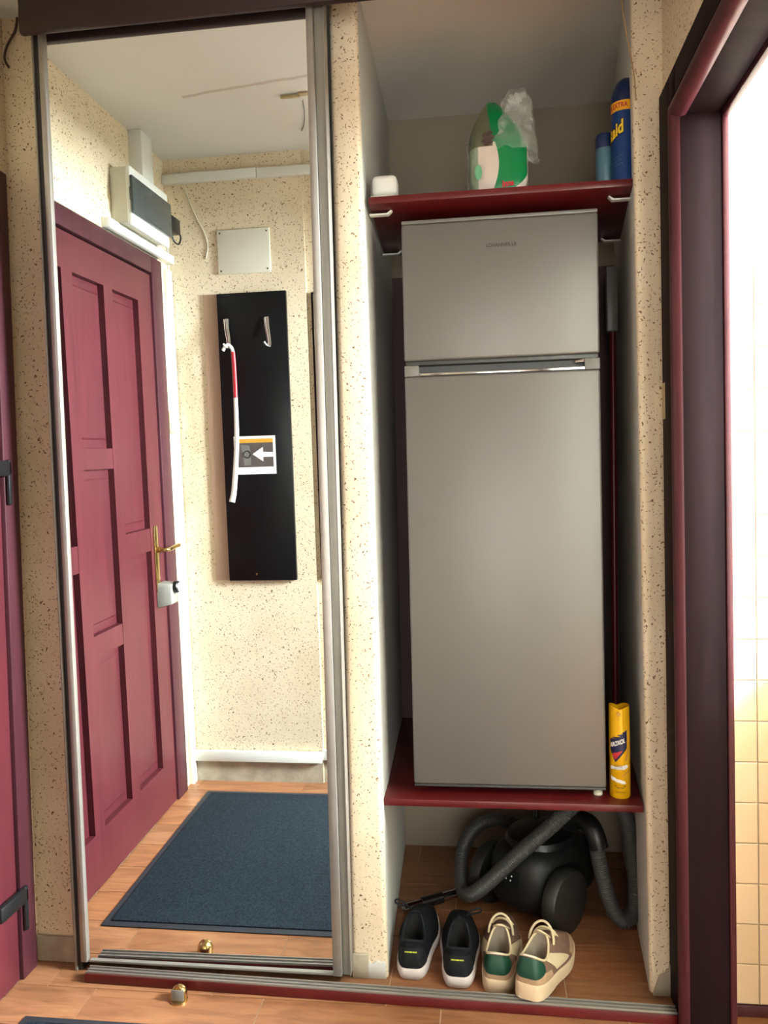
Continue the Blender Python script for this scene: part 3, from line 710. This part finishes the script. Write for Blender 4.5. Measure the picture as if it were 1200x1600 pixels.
def filmf(u, v):   # loose film flaring up to the right of the knot
    a = 2*PI*u; c, s = math.cos(a), math.sin(a)
    w_ = (.072, .066, .048, .036, .030, .032, .022)[min(6, int(v*6.99))]
    f_ = v*6-int(min(v*6, 5.999)); W = (.080, .076, .066, .054, .046, .042, .024); i = min(5, int(v*6)); w_ = W[i]*(1-f_)+W[i+1]*f_
    cxx = px+.026+.020*min(1, v*1.5)+.010*max(0, v-.5); n = noise.noise(Vector((c*2.3, s*2.3, v*5)))*.010
    return (cxx+c*(w_*.92+n), py-.004+s*(w_*.86+n), pz+.105+.168*v+.008*noise.noise(Vector((c*4, s*4, 3))))
obj('bag_top', grid_bm(filmf, 44, 20, True), M['film'], pk, angle=80, label='crumpled clear plastic top of the bag')
obj('bag_side', grid_bm(lambda u, v: (px-.072-.012*math.sin(PI*v)*(.6+.4*math.sin(9*v))-.004*math.sin(7*u), py-.05+.10*u, pz+.004+.15*v), 14, 18), M['film'], pk, angle=80)
obj('bag_tail', grid_bm(lambda u, v: (px+.062+.038*u+.004*math.sin(11*v), py-.03+.02*math.sin(5*v+u*3), pz+.120+.034*(v-.5)*(1+.6*u)-.020*u), 12, 10), M['film'], pk, angle=80)
# printed marks on the pack front
def pf(x, z, o=.0): return (px+x, py-.0565-o, pz+z)
def ellipse(cx_, cz_, rx, rz, o, n=20):
    bm = bmesh.new(); bm.faces.new([bm.verts.new(pf(cx_+rx*math.cos(2*PI*i/n), cz_+rz*math.sin(2*PI*i/n), o)) for i in range(n)]); return bm
for i, (ex, ez) in enumerate(((-.034, .146), (-.022, .150), (-.030, .134), (-.018, .139), (-.030, .122), (-.022, .127), (-.036, .130))):
    bm = ellipse(ex, ez, .0075, .0055, .0002+.0002*i); obj('pine_cone_scale_print', bm, M['wire'], pk, smooth=False)
obj('pack_lettering', text_bm('Inna', .022, lambda x, y, z: pf(.022+x, .020+y+x*.1, .0006+z), bold=.0008, xs=.8), M['redprint'], pk, smooth=False)
obj('hole_print', ellipse(-.052, .052, .009, .019, .0012), simple('pale_green_print', srgb(96, 160, 120), .5), pk, smooth=False)

# ---- niche loose cable, left loose cable
tag(obj('loose_cable', T(catmull([(.350, .030, 2.55), (.352, .028, 2.44), (.362, .026, 2.36), (.378, .024, 2.26), (.383, .030, 2.20)], 8), .0016, seg=8), M['tan_wire'], origin=(.36, .03, 2.2)), 'thin tan cable hanging down the top of the right pillar', 'cable')
tag(obj('loose_cable', T(catmull([(-1.200, .030, 2.55), (-1.206, .028, 2.515), (-1.228, .024, 2.475), (-1.236, .024, 2.443), (-1.226, .026, 2.420)], 8), .0032, seg=8), M['wire'], origin=(-1.23, .03, 2.42)), 'short dark cable end hanging on the wall left of the pelmet', 'cable')
tag(obj('switch_plate', B(.436, .4455, .006, .036, 1.431, 1.520), M['beige_plastic'], bevel=.003, origin=(.44, .03, 1.43)), 'narrow beige plate on the edge of the right pillar', 'switch')

# ================================================================== VACUUM CLEANER
vc = thing('vacuum_cleaner', 'black canister vacuum cleaner with a grey corrugated hose under the fridge shelf', 'vacuum cleaner', (.16, .45, 0))
VC = Vector((.163, .440, 0)); va = math.radians(-38)   # body axis
ca, sa = math.cos(va), math.sin(va)
def vl(x, y, z): return (VC.x+ca*x-sa*y, VC.y+sa*x+ca*y, z)
def bodyf(u, v):
    a = 2*PI*u; ph = -PI/2+PI*v; c, s = math.cos(a), math.sin(a)
    e1, e2 = .55, .6; cp = math.copysign(abs(math.cos(ph))**e2, math.cos(ph)); sp_ = math.copysign(abs(math.sin(ph))**e2, math.sin(ph))
    x = math.copysign(abs(c)**e1, c)*.112*cp; y = math.copysign(abs(s)**e1, s)*.175*cp
    z = .122+sp_*.100*(1-.18*(y/.175)*(1 if sp_ > 0 else 0))
    return vl(x, y, z)
bm = grid_bm(bodyf, 48, 24, True); obj('body', bm, M['black_matt'], vc, angle=70)
bm = bmesh.new(); lathe(bm, [(.095, .0), (.100, .010), (.092, .026), (.05, .036)], (0, 0, 0), 'z', 40)
for v in bm.verts: p = vl(v.co.x, v.co.y*1.2-.02, v.co.z+.208); v.co = p
obj('lid', bm, M['black'], vc)
bm = bmesh.new(); tube(bm, [vl(-.055, .04, .235), vl(-.055, .04, .275), vl(0, .06, .286), vl(.055, .04, .275), vl(.055, .04, .235)], .011, seg=10); obj('carry_handle', bm, M['black'], vc)
# wheels: discs on the two sides toward camera right
for yy in (-.095,):
    for sgn in (1, -1):
        bm = bmesh.new(); lathe(bm, [(.0, 0), (.060, .0), (.089, .004), (.093, .014), (.093, .034), (.086, .044), (.055, .050), (.0, .052)], (0, 0, 0), 'x', 44)
        for v in bm.verts: x, y, z = v.co; v.co = Vector(vl(sgn*(.106+x), yy+y, .0945+z))
        obj('wheel', bm, M['wheel'], vc)
bm = bmesh.new(); lathe(bm, [(.02, 0), (.025, .02), (.02, .03)], (0, 0, 0), 'z', 16)
for v in bm.verts: x, y, z = v.co; v.co = Vector(vl(y, .12+x, .002+z))
obj('caster', bm, M['black'], vc)
# connector panel on the rear face
bm = bmesh.new(); 
for p in ((-.028, .125), (.030, .125), (.030, .168), (-.028, .168)): bm.verts.new(vl(p[0], -.1785, p[1]))
bm.verts.ensure_lookup_table(); f_ = bm.faces.new(bm.verts[:]); e = bmesh.ops.extrude_face_region(bm, geom=[f_])
for v in [g for g in e['geom'] if isinstance(g, bmesh.types.BMVert)]: v.co += Vector(vl(0, .012, 0))-Vector(vl(0, 0, 0))
obj('socket_panel', bm, M['black'], vc)
for dx, dz in ((-.010, .155), (.008, .155), (-.012, .143), (.003, .141)):
    bm = bmesh.new(); lathe(bm, [(.0022, 0), (.0022, .0015)], (0, 0, 0), 'y', 10)
    for v in bm.verts: x, y, z = v.co; v.co = Vector(vl(dx+x, -.1805+y, dz+z))
    obj('pin', bm, M['print_white'], vc)
bm = bmesh.new(); tube(bm, [vl(-.109, -.06, .135), vl(-.111, -.03, .135)], .011, seg=12); obj('button', bm, M['blue'], vc, label='blue button')
def U(u, v, y):   # helper: point at depth y along a camera ray given in photo pixels (used once, to lay out the hose)
    d = fw+r2*((u-600)/F)-u2*((v-800)/F); t_ = (y+1.95)/d.y; return Vector((0, -1.95, 1.286))+d*t_
hp_ = [(.10, .62, .16), (.02, .64, .17), (-.045, .60, .16), (-.085, .53, .125), (-.092, .45, .075), (-.082, .375, .060), (-.052, .325, .085), (.000, .300, .140),
       (.060, .285, .207), (.120, .275, .268), (.172, .268, .318), (.225, .270, .368), (.285, .285, .405), (.345, .305, .390), (.385, .320, .325), (.400, .325, .235), (.408, .322, .135), (.402, .316, .060), (.374, .310, .030),
       (.345, .305, .062), (.322, .300, .130), (.306, .300, .205), (.296, .305, .268), (.285, .325, .298), (.262, .36, .296), (.23, .40, .27)]
path = catmull(hp_, 60)
# even spacing
acc = [0]; 
for a, b_ in zip(path, path[1:]): acc.append(acc[-1]+(b_-a).length)
step = .0012; n = int(acc[-1]/step); out = []; j = 0
for i in range(n):
    s = i*step
    while acc[j+1] < s: j += 1
    f_ = (s-acc[j])/max(1e-9, acc[j+1]-acc[j]); out.append(path[j].lerp(path[j+1], f_))
hose = obj('hose', T(out, lambda i, n_: .0205+.0013*(1 if (i % 5) in (0, 1) else -1 if (i % 5) in (3,) else 0), seg=16), M['hose'], vc, angle=80, label='grey corrugated hose looping over the body')
bm = bmesh.new(); tube(bm, catmull([(.306, .298, .245), (.298, .303, .275), (.285, .322, .300), (.262, .358, .298), (.235, .395, .275)], 6), .027, seg=16); obj('hose_cuff', bm, M['black'], vc)
# wand lying on the floor
wd = thing('vacuum_wand', 'chrome and black vacuum tube lying on the niche floor behind the black shoes', 'tube', (-.17, .36, 0))
p0, p1 = Vector((-.262, .345, .018)), Vector((-.060, .475, .020))
obj('metal_tube', T([p0.lerp(p1, .0), p0.lerp(p1, 1)], .0135, seg=18), M['chrome'], wd)
obj('grip_sleeve', T([p0.lerp(p1, .26), p0.lerp(p1, .55)], .0165, seg=18), M['black'], wd)
obj('end_collar', T([p0.lerp(p1, .92), p1+(p1-p0)*.12], .017, seg=18), M['black'], wd)

# ================================================================== SHOES
def outline(s, L, W, bend):
    """perimeter of a shoe sole; s in 0..1, heel at s=0, going round by +x side; returns (x,y)"""
    a = 2*PI*s; y = (1-math.cos(a))/2*L
    t_ = y/L
    wid = .86+.14*math.exp(-((t_-.66)/.22)**2)-.05*math.exp(-((t_-.36)/.12)**2)
    x = math.sin(a); x = math.copysign(abs(x)**.44, x)*W/2*wid
    x += bend*W*(t_**2)*.22
    return x, y
def make_shoe(name, label, loc, rot, mirror, style, group=None):
    L, W = .300, .114
    S = dict(black=dict(sole='sole_white', up='shoe_black', th=.030, heel=.098, side=.072, front=.118, front_t=.40),
             beige=dict(sole='sole_cream', up='shoe_taupe', th=.036, heel=.098, side=.070, front=.112, front_t=.40))[style]
    R_ = Euler(rot).to_matrix(); loc = Vector(loc)
    def P(x, y, z): 
        return loc+R_ @ Vector((x*mirror, y, z))
    t_ = thing(name, label, 'shoe', loc, group)
    NU = 72
    def soleth(y): q = y/L; return S['th']*(1-.32*min(1, q*1.1))
    toe = lambda y: .010*max(0, (y/L-.8)/.2)**2
    # sole
    prof = [(.90, 0.0), (.985, .003), (1.0, .5), (.99, .9), (.965, 1.0), (.90, 1.0)] if style == 'beige' else [(.84, 0), (.95, .06), (1.02, .38), (1.0, .75), (.95, 1.0), (.88, 1.0)]
    def solef(u, v):
        k = v*(len(prof)-1); i = min(int(k), len(prof)-2); f_ = k-i
        sc_ = prof[i][0]*(1-f_)+prof[i+1][0]*f_; h = prof[i][1]*(1-f_)+prof[i+1][1]*f_
        x, y = outline(u, L, W, .5); cy_ = L*.5; yy = cy_+(y-cy_)*(1-(1-sc_)*.38)
        hs = soleth(y)
        if style == 'black': hs += .020*math.exp(-((y/L)/.16)**2)*0 + .010*math.exp(-((min(u, 1-u)-.16)/.07)**2)
        return P(x*sc_, yy, toe(y)*(1) + hs*(h if h > .01 else h))
    bm = grid_bm(solef, NU, len(prof)*2-1, True)
    bmesh.ops.holes_fill(bm, edges=[e for e in bm.edges if e.is_boundary]); so = obj('sole', bm, M[S['sole']], t_, angle=50)
    # rim of the opening
    def rim(u):
        a = 2*PI*u; c = (1-math.cos(a))/2; y = .014+c*(S['front_t']*L-.014)
        x = math.copysign(abs(math.sin(a))**.65, math.sin(a))*(.033-.006*c)
        z = S['heel']*(1-c)**3 + S['front']*c**3 + S['side']*3*(c*(1-c)**2+c*c*(1-c))
        return x, y, z
    def upf(u, v, off=0.0):
        x0, y0 = outline(u, L, W, .5); x0 *= .93; y0 = L*.5+(y0-L*.5)*.965; z0 = soleth(y0)*.9+toe(y0)
        x1, y1, z1 = rim(u); z1 = z1
        h = v**1.7 if y0/L < .5 else v**(1.7-.5*(y0/L-.5)*2)
        x = x0+(x1-x0)*h; y = y0+(y1-y0)*h
        q = max(0, (y0/L-.55)/.45)
        zr = v**(1-.42*q) if q > 0 else v
        z = z0+(z1-z0)*zr
        if q > 0: z -= .012*q*math.sin(PI*v)*.6
        bul = .004*math.sin(PI*v); d = Vector((x-0, y-L*.4, 0)); d = d.normalized() if d.length > 0 else d
        x += d.x*(bul+off); y += d.y*(bul+off); z += off*.3*v
        return P(x, y, z)
    bm = grid_bm(lambda u, v: upf(u, v), NU, 16, True)
    upo = obj('upper', bm, M[S['up']], t_, angle=80)
    # lining
    def lin(u, v):
        x, y, z = rim(u); k = 1-.10*min(1, v*4)-.05*v; cy_ = .014+.22*L
        return P(x*k, cy_+(y-cy_)*k, z*(1-v)+(soleth(y)+.004)*v-.001)
    bm = grid_bm(lin, NU, 8, True); bmesh.ops.holes_fill(bm, edges=[e for e in bm.edges if e.is_boundary and all(v.co.z-loc.z < .065 for v in e.verts)])
    obj('lining', bm, M['lining_dark' if style == 'black' else 'lining_cream'], t_, angle=80)
    ins = bmesh.new(); iv = []
    for i in range(40):
        x, y, z = rim(i/40); iv.append(ins.verts.new(P(x*.93, .014+.20*L+(y-.014-.20*L)*.95, soleth(y)+.012)))
    ins.faces.new(iv); obj('insole', ins, M['insole'], t_, smooth=False)
    # padded collar
    cp = [P(*(Vector(rim(i/64)))) for i in range(64)]
    obj('collar', T(cp, .0038 if style == 'black' else .0030, seg=8, closed=True), M['shoe_black_smooth' if style == 'black' else 'shoe_cream'], t_, angle=80)
    # tongue
    def ton(u, v):
        a = (u-.5); y = S['front_t']*L-.012+.040*(1-v)-.012*v; z = S['front']-.020+.036*v
        return P(a*.050*(1-.15*v), y+.012*a*a*8, z-.02*a*a*4)
    bm = grid_bm(ton, 12, 10); o = obj('tongue', bm, M['shoe_black_smooth' if style == 'black' else 'shoe_cream'], t_, angle=80)
    md = o.modifiers.new('solid', 'SOLIDIFY'); md.thickness = .004
    # heel counter patch
    def patchf(u0, u1, v0, v1, off, shape=None):
        def f(u, v):
            uu = u0+(u1-u0)*u; k = v0+(v1-v0)*v
            if shape: k = shape(u, v)
            return upf(uu % 1.0, k, off)
        return f
    if style == 'black':
        obj('heel_counter', grid_bm(patchf(-.115, .115, 0, .78, .0016), 26, 12), M['shoe_black_smooth'], t_, angle=80)
        bm = bmesh.new(); n_ = 11
        for i in range(n_):
            for (a, c) in ((.0, .62),):
                u0 = -.026+.052*i/n_; u1 = u0+.052/n_*.72
                v_ = [bm.verts.new(upf(u % 1.0, k, .0022)) for u, k in ((u0, .63), (u1, .63), (u1, .675), (u0, .675))]; bm.faces.new(v_)
        obj('heel_print', bm, M['lime'], t_, smooth=False, label='tiny lime lettering on the heel')
        lo = [(-.014, .50, .105), (-.030, .47, .128), (-.052, .47, .138), (-.058, .50, .124), (-.036, .52, .112), (-.010, .52, .108)]
        obj('laces', T(catmull([P(x, y*L, z) for x, y, z in lo], 6), .0022, seg=8), M['shoe_black_smooth'], t_)
    else:
        obj('quarter_panel', grid_bm(patchf(-.17, .17, 0, .46, .0010), 30, 8), M['shoe_beige'], t_, angle=80)
        def gs(u, v):
            w_ = math.sqrt(max(0, 1-(2*u-1)**2)); return .94-(1-v)*(.22+.46*w_)
        def gf(u, v):
            lim = .135; uu = -lim+2*lim*u; return upf(uu % 1.0, gs(u, v), .0018)
        obj('heel_tab', grid_bm(gf, 30, 10), M['green_leather'], t_, angle=80, label='dark green leather heel tab')
        hp2 = [upf((-.14+.28*i/20) % 1.0, .96+.04*math.cos(0), .0015) for i in range(21)]
        obj('heel_piping', T(hp2, .0016, seg=6), M['print_white'], t_)
        obj('toe_guard', grid_bm(lambda u, v: upf(.32+.36*u, .30*v, .0014), 34, 6), M['shoe_beige'], t_, angle=80)
        obj('eyestay', grid_bm(lambda u, v: upf(.20+.10*u, .25+.72*v, .0016), 8, 10), M['shoe_cream'], t_, angle=80)
        obj('eyestay', grid_bm(lambda u, v: upf(.80-.10*u, .25+.72*v, .0016), 8, 10), M['shoe_cream'], t_, angle=80)
        for k in range(5):
            y = .50+.065*k; z = .108-.011*k
            obj('lace', T(catmull([P(-.026, y*L, z-.010), P(-.010, y*L+.004, z+.002), P(.012, y*L+.006, z+.001), P(.027, (y+.03)*L, z-.014)], 4), .0028, seg=8), M['shoe_cream'], t_)
        arch = [P(.032*math.cos(PI*i/14), .40*L-.004*math.sin(PI*i/14)+.02*math.sin(PI*i/14), .088+.046*math.sin(PI*i/14)) for i in range(15)]
        obj('tongue_edge', T(arch, .0032, seg=8), M['shoe_cream'], t_)
    return t_
rd = math.radians
make_shoe('sneaker', 'black sneaker with a white sole, leftmost of the four shoes in the niche', (-.211, .032, .0005), (0, 0, rd(-1)), 1, 'black')
make_shoe('sneaker', 'black sneaker with a white sole, right one of the black pair', (-.090, .008, .0005), (0, 0, rd(-2)), -1, 'black')
make_shoe('sneaker', 'beige sneaker with a green heel tab, tucked between black and beige shoes', (.008, -.004, .0005), (0, 0, rd(-7)), -1, 'beige')
make_shoe('sneaker', 'beige sneaker with a green heel tab, rightmost, its heel on the door track', (.080, -.070, .0350), (rd(-6.0), 0, rd(-20)), 1, 'beige')

# ================================================================== FLOOR THINGS
MX0, MX1, MY0, MY1 = -1.145, .12, -1.105, -.192
mt = thing('door_mat', 'large slate-blue ribbed entrance mat with a black rubber edge, seen in the mirror', 'mat', (-.5, -.65, 0))
obj('rubber_border', B(MX0, MX1, MY0, MY1, 0.0003, .004), M['mat_rubber'], mt, bevel=.0015)
obj('pile', B(MX0+.022, MX1-.022, MY0+.022, MY1-.022, .003, .0085), M['mat_pile'], mt, bevel=.003)
st = thing('door_stop', 'small brass half-dome door stop on the floor in front of the mirror', 'door stop', (-.789, -.096, 0))
bm = bmesh.new(); lathe(bm, [(.0225, .0), (.0225, .003), (.020, .004)], (-.789, -.096, .0002), 'z', 28); obj('base_plate', bm, M['brass'], st)
bm = bmesh.new(); lathe(bm, [(.0205, .003), (.0215, .012), (.0205, .022), (.016, .032), (.008, .038), (.0, .039)], (-.789, -.096, 0), 'z', 28)
for v in bm.verts:
    if v.co.y < -.1035: v.co.y = -.1035
obj('dome', bm, M['brass'], st)
obj('rubber_face', B(-.805, -.773, -.1065, -.1036, .004, .031), M['mid_trim'], st, bevel=.001)

# ================================================================== THINGS SEEN IN THE MIRROR
# coat rack
cr_ = thing('coat_rack', 'black wall board with two chrome hooks, reflected in the mirror', 'coat rack', (-.93, YB, .858))
obj('black_panel', B(-1.043, -.760, YB+.001, YB+.020, .858, 2.016), M['black_board'], cr_, bevel=.0015)
obj('tan_panel', B(-1.105, -1.0435, YB+.001, YB+.006, .858, 2.018), M['tan_board'], cr_, bevel=.001, label='narrow tan strip of board behind')
obj('maker_mark', B(-.930, -.922, YB+.020, YB+.0206, .880, .889), M['brass'], cr_)
for x in (-1.000, -.835):
    bm = bmesh.new(); y0 = YB+.020
    pth = catmull([(x-.006, y0+.003, 1.915), (x-.002, y0+.012, 1.875), (x+.006, y0+.022, 1.83), (x+.010, y0+.032, 1.800), (x+.006, y0+.046, 1.796), (x-.002, y0+.056, 1.806), (x-.004, y0+.058, 1.812)], 6)
    tube(bm, pth, lambda i, n_: .0105-.0050*min(1, i/n_*1.3), seg=10, flat=.45, upref=Vector((0, 1, 0))); lathe(bm, [(.010, 0), (.010, .005)], (x-.006, y0, 1.905), 'y', 16)
    obj('hook', bm, M['chrome'], cr_)
# shoehorn hanging on the left hook
sh = thing('shoehorn', 'long white and red shoehorn hanging from the left hook of the coat rack', 'shoehorn', (-.985, YB+.07, 1.20))
y0 = YB+.060
pth = catmull([(-1.012, y0+.004, 1.786), (-.998, y0+.004, 1.806), (-.980, y0+.004, 1.800), (-.972, y0, 1.765), (-.970, y0, 1.60), (-.974, y0, 1.42), (-.992, y0, 1.24), (-1.003, y0+.004, 1.185)], 10)
n = len(pth); k0 = int(n*.40); k1 = int(n*.58)
obj('blade', T(pth[k1-1:], lambda i, n_: .0085+.004*i/n_, seg=14, flat=.4, upref=Vector((0, 1, 0))), M['white_plastic'], sh)
obj('grip', T(pth[k0:k1], .0085, seg=14, flat=.7, upref=Vector((0, 1, 0))), M['red'], sh, label='red grip')
obj('hanger', T(pth[:k0+1], .0065, seg=12), M['white_plastic'], sh)
# leaflet
lf = thing('leaflet', 'small white-edged leaflet with a white arrow, stuck on the black board', 'leaflet', (-.91, YB+.02, 1.29))
yy = YB+.0202
obj('sheet', B(-.998, -.826, yy, yy+.0012, 1.293, 1.447), M['paper'], lf)
obj('photo_print', B(-.993, -.836, yy+.0012, yy+.0015, 1.322, 1.432), M['brown_print'], lf)
obj('orange_band', B(-.995, -.836, yy+.0015, yy+.0018, 1.420, 1.436), M['orange'], lf)
bm = bmesh.new(); prism(bm, [(-.922, 1.374), (-.878, 1.402), (-.878, 1.382), (-.836, 1.380), (-.836, 1.362), (-.878, 1.362), (-.878, 1.344)], 'y', yy+.0015, yy+.0019); obj('arrow_print', bm, M['print_white'], lf, smooth=False)
bm = bmesh.new(); prism(bm, [(-.972, 1.412), (-.935, 1.410), (-.93, 1.385), (-.93, 1.330), (-.958, 1.328), (-.962, 1.38)], 'y', yy+.0015, yy+.0018); obj('device_print', bm, M['mid_trim'], lf, smooth=False)
bm = bmesh.new(); tube(bm, [(-.944+.014*math.cos(2*PI*i/24), yy+.0019, 1.374+.014*math.sin(2*PI*i/24)) for i in range(24)], .0018, seg=6, closed=True); obj('ring_print', bm, M['print_black'], lf)
# hanging mirror at the end of the wall
hm = thing('wall_mirror', 'narrow dark-edged hanging mirror, a sliver at the right of the reflection', 'mirror', (-.59, YB-.012, .858))
obj('frame', B(-.662, -.530, YB-.012, YB+.004, .858, 2.006), M['frame'], hm, bevel=.001)
obj('glass', B(-.653, -.536, YB+.004, YB+.0055, .868, 1.998), M['mirror'], hm, smooth=False)
# cover plate
cp_ = thing('junction_cover', 'square cream cover plate on the wall above the coat rack', 'cover plate', (-.925, YB, 2.09))
obj('plate', B(-1.035, -.818, YB, YB+.009, 2.093, 2.268), M['offwhite_plastic'], cp_, bevel=.006, seg=3)
for x in (-1.022, -.831):
    for z in (2.107, 2.254):
        bm = bmesh.new(); lathe(bm, [(.0035, 0), (.003, .0015)], (x, YB+.009, z), 'y', 12); obj('screw', bm, M['print_grey'], cp_)
# trunking
def trunk(label, parts, loc):
    bm = bmesh.new()
    for p in parts: box(bm, *p)
    return tag(obj('cable_trunking', bm, M['white_plastic'], bevel=.002, origin=loc), label, 'trunking')
trunk('white cable trunking running along the back wall just below the ceiling', [(XL+.002, -.86, YB, YB+.022, 2.458, 2.494), (-.858, -.525, YB, YB+.020, 2.456, 2.492)], (-.9, YB, 2.46))
trunk('white cable trunking along the foot of the back wall', [(XL+.002, -.684, YB+.0042, YB+.024, .092, .136), (-.684, -.525, YB-.0118, YB+.010, .100, .140)], (-.9, YB, .09))
trunk('upright white trunking in the corner beside the entrance door', [(XL, XL+.020, -1.208, -1.170, .0, 2.118), (XL+.0005, XL+.010, -1.212, -1.208, .14, 2.40)], (XL, -1.19, 0))
trunk('white trunking above the entrance door, under the fuse box', [(XL, XL+.030, -1.213, -.66, 2.145, 2.178)], (XL, -.9, 2.15))
trunk('wide cream duct rising from the fuse box to the ceiling', [(XL, XL+.050, -1.000, -.905, 2.37, ZC-.001)], (XL, -.95, 2.4))
# fuse box
fb = thing('fuse_box', 'white fuse box with a smoked window, above the entrance door in the mirror', 'fuse box', (XL, -.88, 2.15))
obj('case', B(XL, -1.187, -1.052, -.738, 2.180, 2.366), M['offwhite_plastic'], fb, bevel=.004)
obj('front_cover', B(-1.187, -1.168, -1.050, -.728, 2.168, 2.366), M['white_plastic'], fb, bevel=.006, seg=3)
bm = bmesh.new(); box(bm, -1.168, -1.156, -1.052, -.716, 2.205, 2.330); obj('window', bm, M['smoke'], fb, bevel=.005, seg=3)
obj('window_tab', B(-1.166, -1.153, -.722, -.708, 2.245, 2.288), M['smoke'], fb, bevel=.002)
ad = thing('power_adapter', 'black plug adapter at the right side of the fuse box', 'adapter', (XL+.04, -1.1, 2.25))
obj('body', B(XL+.030, XL+.088, -1.150, -1.062, 2.240, 2.298), M['black'], ad, bevel=.006)
obj('cable_loop', T(catmull([(XL+.07, -1.145, 2.255), (XL+.075, -1.178, 2.245), (XL+.07, -1.170, 2.214), (XL+.065, -1.135, 2.214), (XL+.06, -1.12, 2.244)], 6), .0035, seg=8), M['black'], ad)
tag(obj('thin_cable', T(catmull([(-1.16, YB+.003, 2.44), (-1.12, YB+.003, 2.33), (-1.09, YB+.003, 2.27), (-1.075, YB+.003, 2.21), (-1.085, YB+.003, 2.16)], 8), .0022, seg=8), M['offwhite_plastic'], origin=(-1.1, YB, 2.2)), 'thin white cable curving down the wall beside the fuse box', 'cable')
tag(obj('light_switch', B(XL, XL+.016, -1.1695, -1.119, 1.468, 1.556), M['beige_plastic'], bevel=.002, origin=(XL, -1.15, 1.5)), 'beige light switch beside the entrance door, seen in the mirror', 'switch')
# ceiling hook and trailing wire
ch = thing('ceiling_bracket', 'small brownish metal bracket fixed to the ceiling, seen in the mirror', 'bracket', (-.58, -.74, ZC))
bm = bmesh.new(); box(bm, -.640, -.575, -.750, -.736, ZC-.013, ZC-.003); box(bm, -.580, -.545, -.755, -.731, ZC-.006, ZC-.0002)
obj('arm', bm, M['beige_plastic'], ch, bevel=.003)
tag(obj('ceiling_wire', T(catmull([(-.575, -.79, ZC-.003), (-.590, -.88, ZC-.006), (-.615, -.98, ZC-.004), (-.635, -1.03, ZC-.004)], 6), .0015, seg=6), M['wire'], origin=(-.6, -.9, ZC-.005)), 'thin dark wire end lying against the ceiling, seen in the mirror', 'wire')
